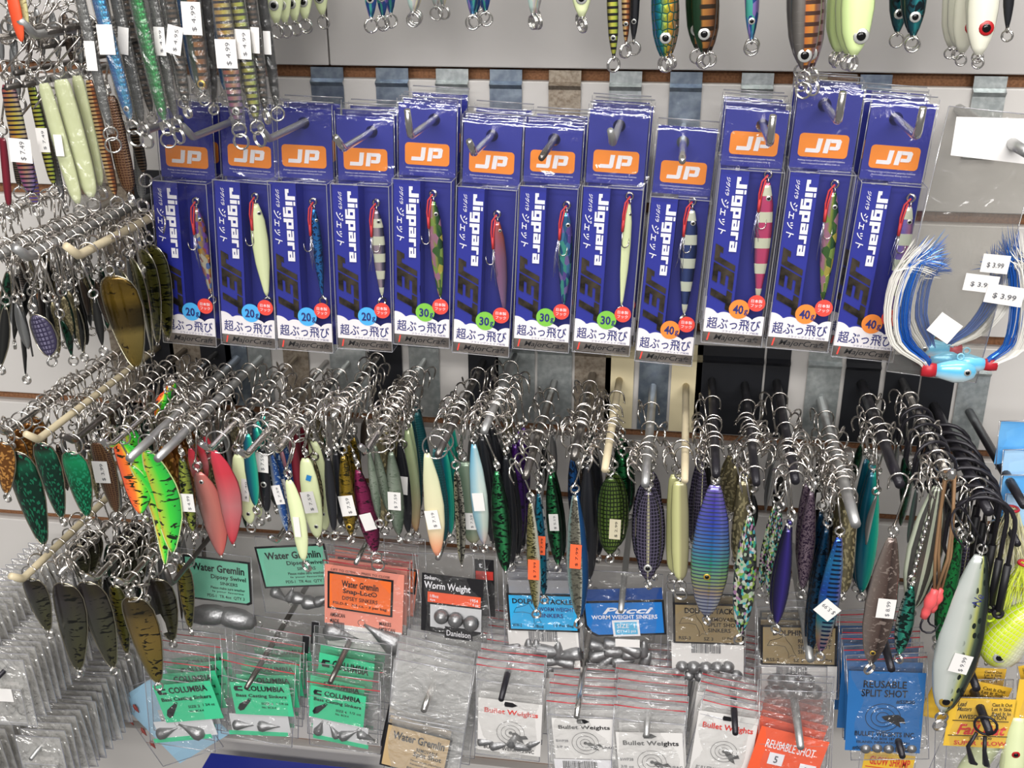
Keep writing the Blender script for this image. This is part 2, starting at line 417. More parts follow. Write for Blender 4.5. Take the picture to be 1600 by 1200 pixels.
JW, JD, JH = .0468, .020, .137          # box width, depth, height
def poly_letters(name, polys, parent, mat, y):
    mb = MB()
    for k, p in enumerate(polys): mb.prism(p, y - .00002 * k, y + .0002)
    return mb.build(name, mat, parent)
def jp_pack(label, mat, s, wt, hh, hx, full=True, group='blue boxed jig packs'):
    o = thing('lure_package', label, 'lure package', mat, group)
    W, D, Hh = JW * s, JD * s, JH * s
    # clear box
    mb = MB(); mb.box((-W / 2, 0, 0), (W / 2, D, Hh))
    c = [(-W / 2, 0, 0), (W / 2, 0, 0), (W / 2, D, 0), (-W / 2, D, 0)]
    for k in range(4):
        a, b = V(c[k]), V(c[(k + 1) % 4]); up = V((0, 0, Hh))
        for e in ((a, b), (a + up, b + up), (a, a + up)): mb.tube(e, .00035, 4, 1)
    # folded tuck flap of the lid
    mb.tube([(-W / 2, 0, Hh), (-W / 2 + .018 * s, .001, Hh + .0003), (-W / 2 + .022 * s, .007, Hh + .0004), (W / 2 - .003, .008, Hh + .0004)], .0003, 4, 1)
    mb.build('clear_box', [RIGID, EDGE], o)
    # card inside: side strip in front, recess behind
    mb = MB(); xs = -W / 2 + W * .47
    mb.box((-W / 2 + .0008, .0018, .001), (xs, .0024, Hh - .001)); mb.box((xs - .0004, .0018, .001), (xs, D - .002, Hh - .001))
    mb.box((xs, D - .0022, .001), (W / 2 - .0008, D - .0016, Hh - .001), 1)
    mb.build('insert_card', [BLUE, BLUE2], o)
    # header
    z0, z1 = Hh - .001, Hh + hh; hz = z1 - .0115
    mb = MB(); holed(mb, W * .97, z0, z1, hx, hz, .0047, D - .0004, D); mb.build('header_card', BLUE, o)
    mb = MB(); nz, nx = 18, 10; vs = []; fs = []; hr = random.Random(int(abs(hx) * 1e6) + wt)
    for i in range(nz + 1):
        for j in range(nx + 1):
            u, v = j / nx, i / nz
            q = max(0, (v - .86) / .14); wr = (1 if v < .17 or v > .8 else .25) * .0011
            vs.append(((u - .5) * W * 1.02, D - .0022 - .0006 * math.sin(v * 9 + u * 2.2 + hx * 900) + hr.uniform(-wr, wr * .4) + .0075 * q * q, z0 + (z1 + .0052 - z0) * v - .001 * q * q))
    for i in range(nz):
        for j in range(nx): fs.append((i * (nx + 1) + j, i * (nx + 1) + j + 1, (i + 1) * (nx + 1) + j + 1, (i + 1) * (nx + 1) + j))
    mb.add(vs, fs); mb.tube([(-W * .5, D + .0045, z1 + .0044), (W * .5, D + .0045, z1 + .0044)], .0005, 5, 1)
    mb.tube([(-W * .51, D - .001, z0), (-W * .51, D - .001, z1 + .0035)], .0003, 4, 1); mb.tube([(W * .51, D - .001, z0), (W * .51, D - .001, z1 + .0035)], .0003, 4, 1)
    mb.build('plastic_header', [clear('header film', haze=.008, gloss=.10, rough=.10, bump=.2, bscale=40), EDGE], o, True)
    yl = D - .0007
    lz = z0 + .0175 * s
    mb = MB(); mb.prism(rrect(W * .76, .0172 * s, .003 * s, 0, lz), yl, yl + .0003)
    lg = mb.build('logo_badge', ORANGE, o)
    h = .0105 * s
    def T(pts): return [((x) * h, lz - h / 2 + z * h) for x, z in pts]
    J = T([(-1.22, 0), (-.32, 0), (-.2, .1), (-.08, 1), (-.42, 1), (-.5, .28), (-1.18, .28)])
    Pp = [T([(.0, 0), (.34, 0), (.48, 1), (.14, 1)]), T([(.47, .74), (.48, 1), (1.1, 1), (1.22, .86), (1.17, .74)]), T([(.42, .24), (.45, .48), (.9, .48), (1.0, .34), (.88, .24)]), T([(.86, .74), (1.19, .78), (1.13, .36), (.98, .24), (.8, .3)])]
    poly_letters('logo_lettering', [J] + Pp, lg, WHITE, yl - .0003)
    if full:
        text('tagline_lettering', 'Fishing is one of the most popular hobbies', o, 0, lz - .0112 * s, W * .72, .0014, WHITE, yl)
        text('tagline_lettering', "Let's relax and enjoy fishing with us.", o, 0, lz - .0134 * s, W * .6, .0013, WHITE, yl)
    if not full: return o
    yf = .0012
    # cloud panel
    zc0, zc1 = .0088 * s, .0265 * s; n = 40; cl = [(-W / 2 + .0006, zc0)]
    cl = [(W / 2 - .0006, zc0), (-W / 2 + .0006, zc0)]
    for k in range(n + 1):
        u = k / n; b = .0034 * abs(math.sin(u * math.pi * 3.4 + .9)) ** .6 + .005 * (1 - u) * (1 - u) + .004 * max(0, u - .72)
        cl.append((-W / 2 + .0006 + (W - .0012) * u, zc1 - .0062 * s + b * s))
    mb = MB(); mb.prism(cl, yf, yf + .0004); mb.build('cloud_panel', CLOUD, o)
    mb = MB(); mb.box((-W / 2 + .0006, yf, .0006), (W / 2 - .0006, yf + .0004, zc0)); fo = mb.build('foil_strip', FOILG, o)
    text('maker_lettering', 'MajorCraft', fo, .003, zc0 * .5, W * .74, .0058 * s, BLACK, yf - .0002, shear=.3, bold=.01)
    mb = MB(); mb.prism([(-W * .42, .0018), (-W * .395, .0018), (-W * .37, .0078), (-W * .395, .0078)], yf - .0003, yf - .0001); mb.build('red_slash', REDP, fo)
    text('slogan_lettering', '超ぶっ飛び', o, 0, .0165 * s, W * .88, .0096 * s, NAVY, yf - .0002, bold=.011)
    text('note_lettering', 'フライングシェイプ採用', o, W * .12, .0103 * s, W * .6, .0018 * s, NAVY, yf - .0002)
    block_letters('title_lettering', 'Jigpara', o, -W * .16, Hh - .034 * s, .057 * s, .0100 * s, WHITE, yf)
    text('katakana_lettering', 'ジェット', o, -W * .37, Hh - .036 * s, .027 * s, .0062 * s, WHITE, yf, 90, bold=.012, shear=.25)
    text('katakana_lettering', 'ジグパラ', o, -W * .35, Hh - .013 * s, .014 * s, .0032 * s, WHITE, yf, 90, bold=.02, shear=.2)
    block_letters('foil_lettering', 'JET', o, -W * .26, Hh - .084 * s, .054 * s, .0165 * s, FOIL, yf, 90, .45, .55)
    mb = MB(); mb.prism(disc(.0078 * s, W * .06, .0292 * s), yf - .0004, yf); b = mb.build('weight_badge', BADGE[wt], o)
    text('weight_lettering', '%d' % wt, b, W * .045, .0290 * s, .0080 * s, .0074 * s, NAVY, yf - .0006, bold=.03); text('weight_lettering', 'g', b, W * .175, .0270 * s, .0028 * s, .0046 * s, NAVY, yf - .0006, bold=.02)
    mb = MB(); mb.prism(disc(.0066 * s, W * .33, .0352 * s), yf - .0006, yf - .0002); b = mb.build('hook_badge', REDP, o)
    text('hook_lettering', '日本製', b, W * .33, .0370 * s, .0085 * s, .0027 * s, WHITE, yf - .0008, bold=.005)
    text('hook_lettering', 'フック', b, W * .33, .0334 * s, .0085 * s, .0027 * s, WHITE, yf - .0008, bold=.005)
    return o

# columns: bottom left, bottom right, top left of the box front (pixels), depth of the header, weight, header height, peg end pixel, peg style, packs behind, label of the jig inside
COLS = [
    ((254, 534), (340, 543), (231, 281), .066, 20, .0445, (207, 212), ('z', 'u'), 1, 'spotted gold and violet holographic jig', '20 g badge'),
    ((345, 536), (432, 547), (325, 279), .068, 20, .045, (300, 215), ('z', 'u'), 1, 'plain cream glow jig', '20 g badge'),
    ((434, 545), (520, 552), (418, 283), .068, 20, .0445, (419, 218), ('z', 'u'), 1, 'blue foil jig', '20 g badge'),
    ((527, 543), (613, 551), (511, 286), .070, 20, .0445, (535, 233), ('s', 'u'), 2, 'small cream and silver banded jig', '20 g badge'),
    ((614, 536), (703, 546), (604, 277), .072, 30, .0455, (641, 213), ('s', 'U'), 2, 'green backed pink bellied jig', '30 g badge'),
    ((706, 549), (795, 560), (706, 289), .070, 30, .0445, (740, 240), ('s', 'u'), 2, 'orange and mauve jig', '30 g badge'),
    ((800, 543), (889, 553), (803, 288), .072, 30, .050, (846, 247), ('d', 's'), 2, 'blue holographic jig', '30 g badge'),
    ((893, 548), (984, 558), (903, 289), .072, 30, .0515, (957, 224), ('z', 'u'), 2, 'slim cream glow jig', '30 g badge'),
    ((990, 563), (1082, 573), (1012, 306), .074, 40, .0535, (1066, 252), ('s', 's'), 0, 'navy and cream banded jig', '40 g badge'),
    ((1093, 534), (1192, 543), (1122, 263), .095, 40, .054, (1203, 225), ('s', 'U'), 2, 'pink and cream banded jig', '40 g badge'),
    ((1195, 543), (1295, 551), (1235, 268), .098, 40, .050, (1310, 190), ('s', 'U'), 2, 'dark backed pink and green jig', '40 g badge'),
    ((1296, 557), (1397, 566), (1348, 286), .100, 40, .049, (1433, 214), ('s', 'U'), 2, 'violet and cream banded jig', '40 g badge'),
]
PLX = [None, None, 492, 588, 690, 783, 879, 980, 1081, 1185, 1295, 1408]
PLC = ['s', 's', 'd', 'd', 's', 'd', 'r', 's', 'd', 's', 'r', 'd']
JP = []
for i, (bl, br, tl, d, wt, hh, pp, (wire, tip), nb, jig, bd) in enumerate(COLS):
    df = d + JD
    a, b, t = P(*bl, df), P(*br, df), P(tl[0], tl[1], df)
    wm = (b - a).length
    s = wm / JW
    lean = 0.6
    up = (t - a); up.normalize()
    x = (b - a).normalized()
    up = (up + V((-x.z, 0, x.x))).normalized()
    o_ = (a + b) / 2
    m = frame(o_, up.cross(V((0, 1, 0))) * -1 if False else V((up.z, 0, -up.x)), up)
    hgt = (t - a).length
    s = hgt / JH
    top = m @ V((0, JD * s, JH * s + hh))
    pegp = peg('%s peg hook through the blue pack with the %s' % ({'z': 'grey zinc', 's': 'shiny steel', 'd': 'dark steel'}[wire], jig), pp[0], pp[1], d + .078, wire, .0027, tip, ((P(PLX[i] + 25, 150).x - P(PLX[i] - 25, 150).x, slots[0] - .002, slots[0] - .058, PLC[i], 0) if PLX[i] else None))
    hx = (m.inverted() @ pegp.at(d)).x
    hx = max(-JW * .33, min(JW * .33, hx))
    # the pack hangs from the peg: put the hole's upper rim on the rod
    hz = (m.inverted() @ pegp.at(d)).z
    o = jp_pack('blue boxed jig pack with %s, %s inside' % (bd, jig), m, s, wt, hz + .0115 - JH * s - .0004, hx)
    JP.append((o, m, s, hx))
    for k in range(nb):
        dy = (k + 1) * (.0225 if d > .09 or True else .02)
        jit = V((rnd.uniform(-.002, .003), dy, rnd.uniform(.0, .0025)))
        c = copy_tree(o, None, ('tagline_lettering', 'katakana_lettering', 'note_lettering', 'maker_lettering'))
        c.matrix_world = Matrix.Translation(jit) @ m
        c['label'] = 'blue pack %s the pack with the %s' % ('second behind' if k else 'right behind', jig)

# ---------------------------------------------------------------- lures
PROF = {
    'jig': [(0, .26), (.05, .42), (.25, .8), (.5, 1), (.7, .95), (.88, .66), (.96, .4), (1, .16)],
    'rev': [(0, .3), (.05, .5), (.18, .86), (.4, 1), (.65, .84), (.85, .5), (.96, .3), (1, .14)],
    'slim': [(0, .34), (.06, .62), (.25, .9), (.5, 1), (.75, .88), (.9, .62), (.97, .38), (1, .16)],
    'head': [(0, .5), (.2, .78), (.5, .95), (.72, 1), (.86, .86), (.94, .6), (1, .24)],
    'bar': [(0, .6), (.05, .85), (.3, 1), (.7, 1), (.9, .84), (.97, .6), (1, .3)],
    'spoon': [(0, .3), (.02, .52), (.07, .76), (.18, .95), (.35, 1), (.55, .9), (.75, .68), (.9, .45), (.97, .3), (1, .14)],
    'leaf': [(0, .22), (.04, .42), (.15, .72), (.35, .96), (.5, 1), (.68, .9), (.85, .58), (.95, .32), (1, .12)],
    'oval': [(0, .18), (.04, .42), (.14, .74), (.3, .95), (.5, 1), (.7, .95), (.86, .74), (.96, .42), (1, .16)],
}
def prof(k, t):
    p = PROF[k]
    for (a, b), (c, d) in zip(p, p[1:]):
        if t <= c: 
            u = (t - a) / (c - a); return b + (d - b) * u
    return p[-1][1]
def body(L, a, th, kind, bend=0, n=22, k=12):
    """a lure body hanging down local -Z, half width a, half thickness th (spoons are thin cupped sheets)"""
    mb = MB(); vs = []; uv = []; fs = []; spoon = kind in ('spoon', 'leaf', 'oval')
    for i in range(n + 1):
        t = i / n; w = max(.04, prof(kind, t)) * a; cx = bend * a * math.sin(t * math.pi * 1.15)
        for j in range(k):
            q = 2 * math.pi * j / k; c, s = math.cos(q), math.sin(q)
            x = w * (abs(c) ** .9) * (1 if c > 0 else -1)
            if spoon: y = .0007 * s + .32 * a * ((x / a) ** 2) + bend * a * .5 * math.sin(t * 3)
            else: y = th * (w / a) ** .8 * (abs(s) ** .85) * (1 if s > 0 else -1)
            vs.append((x + cx, y, -L * t)); uv.append(((x / max(w, 1e-6)) * .5 + .5, 1 - t))
    for i in range(n):
        for j in range(k):
            l = (j + 1) % k; fs.append((i * k + j, (i + 1) * k + j, (i + 1) * k + l, i * k + l))
    fs.append(tuple(range(k))); fs.append(tuple(n * k + j for j in range(k - 1, -1, -1)))
    mb.add(vs, fs, 0, uv); return mb
EYEM = {'w': M('silver eye', '#cfcfcb', .25, .6), 'r': M('red eye', '#a8161c', .3), 'y': M('gold eye', '#c9a648', .3, .6), 'g': M('glow eye ring', '#e4ecd2', .4)}
PUPIL = M('black pupil', '#0a0a0c', .15)
ORSTICK = M('orange sticker', '#f0663a', .6)
EDGEM = M('polished spoon edge', '#c4bda8', .2, 1)
def eye(o, x, y, z, r, m='w'):
    mt = Matrix.Translation((x, y, z)) @ Matrix.Rotation(math.pi / 2, 4, 'X')
    mb = MB(); mb.lathe([(r, -.0006), (r, .0001), (r * .85, .0004)], 14, 0, mt); mb.lathe([(r * .6, .0003), (r * .55, .0007), (r * .2, .0009)], 12, 1, mt)
    return mb.build('eye', [EYEM[m], PUPIL], o, True)
def split_ring(o, z, R=.0036, x=0, yaw=0, name='split_ring', r=.00068):
    c = V((x, 0, z)); nrm = V((math.sin(yaw), math.cos(yaw), .1))
    mb = MB(); mb.ring(c, nrm, R, r, 18, 5); mb.ring(c + nrm.normalized() * r * 1.7, nrm, R, r, 18, 5)
    return mb.build(name, STEEL, o, True)
def treble(o, e, top, pk, mat=NICKEL, rb=.0070, r=.00085, name='treble_hook', arms=3):
    """a treble hook: eye at e, shank up beside the rod whose centre is at top (local), the first bend lies over the rod; pk = rod radius"""
    e, top = V(e), V(top); u = (top - e); sh = V((1, 0, 0)) if rnd.random() < .6 else V((-1, 0, 0))
    rb = max(rb, pk + .0012)
    side = sh - u.normalized() * sh.dot(u.normalized()); side.normalize()
    ctr = top + u.normalized() * (pk + r - rb)            # centre of the bend that rides on the rod
    st = ctr - side * rb; ax = (st - e).normalized()
    mb = MB(); mb.ring(e, side, .0016, r, 10, 4); mb.tube([e + ax * .0014, st], r, 5)
    base = side - ax * side.dot(ax); base.normalize(); w = ax.cross(base)
    for k in range(arms):
        q = 2 * math.pi * k / arms + (rnd.uniform(-.25, .25) if k else 0); dr = base * math.cos(q) + w * math.sin(q)
        c = st + dr * rb; pts = []
        for i in range(9):
            a = math.pi * (1 - i / 8 * 1.12); pts.append(c + dr * rb * math.cos(a) + ax * rb * math.sin(a))
        tip = pts[-1] - ax * rb * .75 - dr * .0004; pts.append(tip)
        mb.tube(pts, [r] * 9 + [r * .25], 5)
        b = pts[-1] + ax * rb * .3; mb.tube([b + dr * 0, b - dr * .0016 - ax * .001 + ax * .0005], [r * .8, r * .2], 4)
    return mb.build(name, mat, o, True)
def sticker(o, x, y, z, txt='$ 4.99', w=.0115, h=.020, rot=0, mat=None, ink=None, vert=True):
    mb = MB(); mb.box((-w / 2, -.0001, -h / 2), (w / 2, .0001, h / 2))
    s = mb.build('price_sticker', mat or PAPER, o, False, (x, y, z)); s.rotation_euler = (0, math.radians(rot), 0)
    if txt:
        t = text('price_lettering', txt, s, w * .12, 0, h * .78 if vert else w * .78, w * .26 if vert else h * .3, ink or INK, -.0003, -90 if vert else 0)
    return s

LURES = []
def lure(label, top, bot, w, mat, d=.15, pg=None, kind='jig', name=None, cat=None, th=.34, yaw=0, db=0, ring=1, hook=None, ey=None, st=None,
         group=None, bend=0, swivel=1, hm=NICKEL, hooks_down=0, sleeve=0, rb=.0068, edge=0, em=None):
    """top, bot = ends of the body in the photo at depth d; it hangs from peg pg"""
    T, B = P(*top, d), P(*bot, d + db); ax = T - B; L = ax.length
    xv = V((1, 0, 0)); m = frame(T, xv, ax) @ Matrix.Rotation(math.radians(yaw), 4, 'Z')
    spoon = kind in ('spoon', 'leaf', 'oval')
    name = name or ('spoon_lure' if spoon else 'metal_jig'); cat = cat or ('spoon lure' if spoon else 'fishing jig')
    o = thing(name, label, cat, m, group); a = w * S(*top, d) / 2
    mb = body(L, a, a * th, kind, bend)
    if edge:
        k, n = 12, 22
        pts = [V(mb.v[i * k]) for i in range(n + 1)] + [V(mb.v[i * k + 6]) for i in range(n, -1, -1)]
        b = mb.build('body', mat, o, True); e = MB(); e.tube(pts, .0006, 5, 0, True); e.build('rim', em or EDGEM, b, True)
    else: mb.build('body', mat, o, True)
    front = -a * th if not spoon else -.001
    if ey:
        t, em, r = ey[0], ey[1], ey[2] if len(ey) > 2 else .22
        x = ey[3] * a if len(ey) > 3 else 0
        eye(o, x, front * prof(kind, t) * .93 - .0002 + (.32 * a * (x / a) ** 2 if spoon else 0), -L * t, max(.0013, a * r * 2 * .8), em)
    # wire loop and rings
    mb = MB(); mb.ring((0, 0, .0012), (1, .3, 0), .0017, .0006, 10, 4); mb.build('wire_loop', STEEL, o, True); mb = MB(); mb.ring((0, 0, -L - .0012), (1, .3, 0), .0017, .0006, 10, 4); mb.build('wire_loop', STEEL, o, True)
    if ring: split_ring(o, -L - .005 * (1 if ring < 2 else 1.15), .0034 * (1 if ring < 2 else 1.35), 0, rnd.uniform(-.9, .9))
    if ring > 2: split_ring(o, -L - .0135, .0052, 0, rnd.uniform(-.5, .5))
    pg = pg or hook
    if pg:
        A = m.inverted() @ pg.at(d)
        up = A.length
        if up > .016:
            split_ring(o, .0052, .0034, 0, rnd.uniform(-.6, .9))
            e = (0, 0, .0098)
            if up > .055 and swivel:
                mb = MB(); dr = A.normalized(); z = .009; n = int((up - .045) / .0075)
                for k in range(max(1, n)):
                    c = V((0, 0, .0085)) + (A - V((0, 0, .0085))) * (k * .0075 / up)
                    mb.lathe([(.0006, -.003), (.0019, -.0018), (.0021, 0), (.0019, .0018), (.0006, .003)], 8, 0, Matrix.Translation(c + dr * .003)); mb.ring(c + dr * .0066, (1, .4, 0), .0014, .0005, 8, 4)
                mb.build('swivel', STEEL, o, True); e = c + dr * .0085
            treble(o, e, A, pg.r, hm, rb)
        elif up > .0055:
            R = (up) / 2 + pg.r * .6
            mb = MB(); nv = V((0, 1, 0)); mb.ring(A * .5 + V((0, 0, .001)), (m.inverted().to_3x3() @ nv), R, .0007, 20, 5); mb.build('hanging_ring', STEEL, o, True)
    if sleeve:
        sw = a * sleeve; mb = MB(); l0, l1 = .004, -L - .006; prv = None; vs = []; fs = []
        for i in range(13):
            z = l0 + (l1 - l0) * i / 12; k = 10; tp = .55 + .45 * math.sin(math.pi * min(1, i / 12 * .9 + .08)) ** .5
            for j in range(k):
                q = 2 * math.pi * j / k; vs.append((sw * tp * math.cos(q), (a * th + .0012) * math.sin(q) * (1 + .12 * math.sin(i * 2.1 + j)), z))
        for i in range(12):
            for j in range(10): fs.append((i * 10 + j, (i + 1) * 10 + j, (i + 1) * 10 + (j + 1) % 10, i * 10 + (j + 1) % 10))
        mb.add(vs, fs); mb.build('clear_sleeve', SLEEVE, o, True)
    if st:
        for q in (st if isinstance(st, list) else [st]):
            t, x, txt, sm, sw, sh, rot = (list(q) + [None] * 7)[:7]
            z = -L * t; ws = (sw or 22) * S(*top, d); hs = (sh or 36) * S(*top, d)
            y = front * (prof(kind, t)) - .0012 - (.0012 if sleeve else 0)
            if spoon: y = -.0018 + .1 * a
            sticker(o, (x or 0) * a, y, z, txt, ws, hs, rot or 0, sm, BLACK if sm else None)
    LURES.append((o, m, d)); return o

def behind(o, n, step, jit=.003, label=None, group=None, tilt=.06, sway=0):
    """n more of the same lure on the same peg behind it"""
    base = o.matrix_world.copy() if False else None
    m = next(q[1] for q in LURES if q[0] is o); out = []
    for k in range(n):
        c = copy_tree(o, None, ('price_sticker',) if k % 2 else ())
        t = V((rnd.uniform(-jit, jit), step * (k + 1), rnd.uniform(-jit, jit) * .4))
        mm = Matrix.Translation(t) @ m; loc = mm.to_translation()
        c.matrix_world = mm @ Matrix.Rotation(rnd.uniform(-tilt, tilt), 4, 'Y') @ Matrix.Rotation(rnd.uniform(-tilt * 6, tilt * 6) + sway, 4, 'Z')
        c['label'] = label; c['group'] = group or label; out.append(c)
    if n: pass
    return out

# finishes
GLOW = LM('cream glow paint', [(0, '#cfd8a4'), (.5, '#e0e8b8'), (1, '#d3dbab')], metal=0, rough=.35)
GLOWG = LM('green glow paint', [(0, '#b9cf8a'), (.45, '#d6e6a6'), (1, '#cfe3a0')], metal=0, rough=.35)
IVORY = LM('ivory paint', [(0, '#cfcdbb'), (.5, '#e6e4d4'), (1, '#d8d6c5')], metal=0, rough=.3)
RAIN = ['#d8b33a', '#c9527a', '#5a4fc0', '#49a9c9', '#7bc25a', '#e07c34']
def flakes(cs): return [(i / len(cs), c) for i, c in enumerate(cs)] + [(1, cs[-1])]
F_ORST = LM('orange striped foil', [(0, '#5c5854'), (.3, '#8a8580'), (.44, '#7a706a'), (.48, '#e8823c'), (.72, '#f6a850'), (.78, '#b0704c'), (1, '#8c8494')], None, ('stripe', '#5a4038', 19, .38, .47, .92), .7)
F_RBST = LM('rainbow striped foil', [(0, '#7b3f86'), (.3, '#e0784a'), (.6, '#e8d25a'), (1, '#4d86c0')], [(0, '#7d58c8'), (.35, '#d8763e'), (.7, '#d8c84c'), (1, '#c04a6a')], ('stripe', '#2c2838', 24, .4), .7)
F_YEST = LM('yellow striped foil', [(0, '#5f5a3c'), (.4, '#d8d25c'), (.8, '#b0c048'), (1, '#4c5a4c')], None, ('stripe', '#2a2a28', 24, .42), .7)
F_COPST = LM('copper striped foil', [(0, '#c9b27e'), (.5, '#e2b478'), (.62, '#b06a3c'), (1, '#3a2a24')], None, ('stripe', '#4a2d24', 30, .4), .7)
F_DKST = LM('dark striped foil', [(0, '#33302e'), (.5, '#7a6350'), (1, '#2f2b2c')], None, ('stripe', '#1b1a1b', 28, .5), .7)
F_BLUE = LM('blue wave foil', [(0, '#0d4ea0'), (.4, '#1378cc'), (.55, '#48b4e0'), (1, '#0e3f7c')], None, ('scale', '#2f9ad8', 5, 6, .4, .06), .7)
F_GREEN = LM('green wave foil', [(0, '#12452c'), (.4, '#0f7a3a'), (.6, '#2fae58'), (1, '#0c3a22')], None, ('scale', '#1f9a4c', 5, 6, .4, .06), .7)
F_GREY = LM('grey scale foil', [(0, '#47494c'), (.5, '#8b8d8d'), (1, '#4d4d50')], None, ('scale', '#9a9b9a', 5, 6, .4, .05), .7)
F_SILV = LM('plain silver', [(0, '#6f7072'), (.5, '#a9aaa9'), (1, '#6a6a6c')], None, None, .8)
F_BROWN = LM('brown lacquer', [(0, '#3a2218'), (.6, '#54331f'), (1, '#2b1a14')], None, ('scale', '#8b6a4a', 6, 6, .3, .06), .4)
F_GRST = LM('dark green gold foil', [(0, '#173d24'), (.35, '#1d3a24'), (.45, '#b97c3c'), (.8, '#8d5a34'), (1, '#2a2622')], None, ('stripe', '#33261c', 15, .4, .35, .9), .6)
F_HOLOB = LM('blue holographic', [(0, '#1b4f7a'), (.5, '#3f7fb0'), (1, '#22406c')], None, ('flake', flakes(['#5a9ad0', '#7a64c0', '#58c0b0', '#3458a0', '#9a86d0']), 4, 3, .7), .8)
F_HOLOG = LM('green yellow holographic', [(0, '#12509a'), (.28, '#1f8a86'), (.5, '#a9b83c'), (.75, '#c9902c'), (1, '#8f8478')], None, ('scale', '#1f5c50', 4, 5, .5, .08), .75)
F_TEAL = LM('dark teal foil', [(0, '#0d2430'), (.4, '#14505c'), (.55, '#2b8c90'), (1, '#10232e')], None, ('crinkle', '#0b1a22', 3, 5, .55), .6)
F_WHREF = LM('pearl foil', [(0, '#aaa6a4'), (.5, '#d3cfca'), (1, '#a8a2a6')], None, ('flake', flakes(['#d8b8c0', '#b8d0c8', '#e0d8b8']), 4, 3, .5), .5)
DKSPOON = LM('dark green glitter', [(0, '#0b2f24'), (.5, '#0f3a2c'), (1, '#0a2820')], [(0, '#0a201a'), (.74, '#0d3a2a'), (.84, '#1c6a4c'), (.92, '#2a1e1c'), (1, '#241a1a')], ('glitter', '#1f7a58', 18, 1.8, .2), .6, amt=.8)
GRSPOON = LM('bright green glitter', '#0f6a44', [(0, '#083222'), (.5, '#0c5638'), (.85, '#18b070'), (1, '#2a2622')], ('glitter', '#22a070', 18, 2, .3), .65, amt=.7)
FIRET = LM('fire tiger paint', [(0, '#f0502c'), (.4, '#f47a30'), (.56, '#d8c83a'), (.72, '#4cc832'), (1, '#20a83a')], None, ('tiger', '#16220f', 2.2, 9, .58, .15, 1.2), 0, .22)
FIRETG = LM('green tiger paint', [(0, '#e8a03c'), (.25, '#a8c83c'), (.6, '#3cc43a'), (1, '#1f9a3c')], None, ('tiger', '#16220f', 2.2, 9, .57, .1, 1.2), 0, .22)
BROWNT = LM('brown tiger lacquer', [(0, '#3c3c44'), (.45, '#44443a'), (.7, '#5a5a30'), (1, '#3a3a22')], [(0, '#4a4830'), (.5, '#44443a'), (.78, '#3a3438'), (.86, '#2c2224'), (1, '#241a1a')], ('tiger', '#14140f', 2.4, 10, .56, .5, 1.2), .55, .25, amt=.75)
GOLDT = LM('gold tiger lacquer', [(0, '#5a4c22'), (.5, '#94803c'), (1, '#5c5428')], [(0, '#6e6428'), (.5, '#8a7038'), (.74, '#6a5632'), (.8, '#2c201c'), (1, '#2a1e1a')], ('tiger', '#1d1a10', 2.4, 10, .56, .45, 1.2), .6, .22, amt=.75)
GOLDL = LM('gold lacquer', [(0, '#4e3c14'), (.4, '#9a7c30'), (.7, '#6b5620'), (1, '#33300f')], [(0, '#7a6a2c'), (.35, '#b09a58'), (.45, '#2c2418'), (.62, '#33270f'), (.75, '#94752a'), (1, '#5a4418')], ('crinkle', '#3a2c0e', 4, 3, .62), .8, .2, amt=.65)
GREENB = LM('green barred lacquer', [(0, '#86702a'), (.5, '#66622a'), (1, '#3a3c1c')], None, ('tiger', '#11140a', 2, 12, .52), .5, .25)
REDGREY = LM('red to grey paint', [(0, '#5c5654'), (.3, '#a06a66'), (.7, '#d07468'), (1, '#c85450')], [(0, '#d0605c'), (.5, '#b07a70'), (1, '#c08078')], None, .3, .3, amt=.35)
REDP2 = LM('crimson paint', [(0, '#a81c2c'), (.5, '#d83a48'), (1, '#b02434')], [(0, '#b02434'), (.4, '#b08c8c'), (.75, '#d04450'), (1, '#e04058')], None, .2, .3, amt=.55)
GOLDZ = LM('gold zebra foil', [(0, '#6f5a22'), (.5, '#b8962e'), (1, '#7a6526')], None, ('crinkle', '#3c3414', 3, 16, .52), .75, .25)
MAG = LM('magenta crinkle foil', [(0, '#5a1838'), (.4, '#a83468'), (.7, '#8c2454'), (1, '#401028')], None, ('crinkle', '#2c1420', 3, 14, .54), .7, .25)
SILVG = LM('silver green crinkle', [(0, '#39433a'), (.4, '#a9b4a4'), (.7, '#7f917c'), (1, '#2c342c')], [(0, '#1c2a1e'), (.2, '#48604a'), (.6, '#a8b0a0'), (1, '#50584c')], ('crinkle', '#6c7a68', 3, 12, .55), .6, .28, amt=.4)
PALEOR = LM('pale green to orange', [(0, '#1c2e20'), (.3, '#a8bc88'), (.7, '#c4cc9c'), (1, '#7f9070')], [(0, '#d0603c'), (.2, '#c8a07c'), (.5, '#b4c094'), (1, '#a8bc90')], None, .25, .3, amt=.5)
TEAL = LM('teal scale foil', [(0, '#8cb8b4'), (.3, '#2f8086'), (1, '#12444c')], None, ('scale', '#0e3a40', 9, 4, .4, .1), .5, .3)
CREAMOR = LM('cream with orange tail', [(0, '#c9cfa8'), (.5, '#e2e2c4'), (1, '#b8c8ac')], [(0, '#e86034'), (.1, '#ec8c5c'), (.3, '#e4d4ac'), (1, '#d6dcb2')], None, .1, .3, amt=.75)
GREYGR = LM('grey green pearl', [(0, '#4f7a58'), (.25, '#63806a'), (.6, '#8a9a86'), (1, '#7a8474')], [(0, '#c8b48a'), (.15, '#8f9884'), (1, '#6c8470')], None, .35, .3, amt=.4)
ZIGZAG = LM('silver zigzag foil', [(0, '#d4cfa0'), (.3, '#b8b49c'), (.5, '#2a2a26'), (1, '#c4bfae')], None, ('crinkle', '#2a2924', 4, 16, .5), .7, .25)
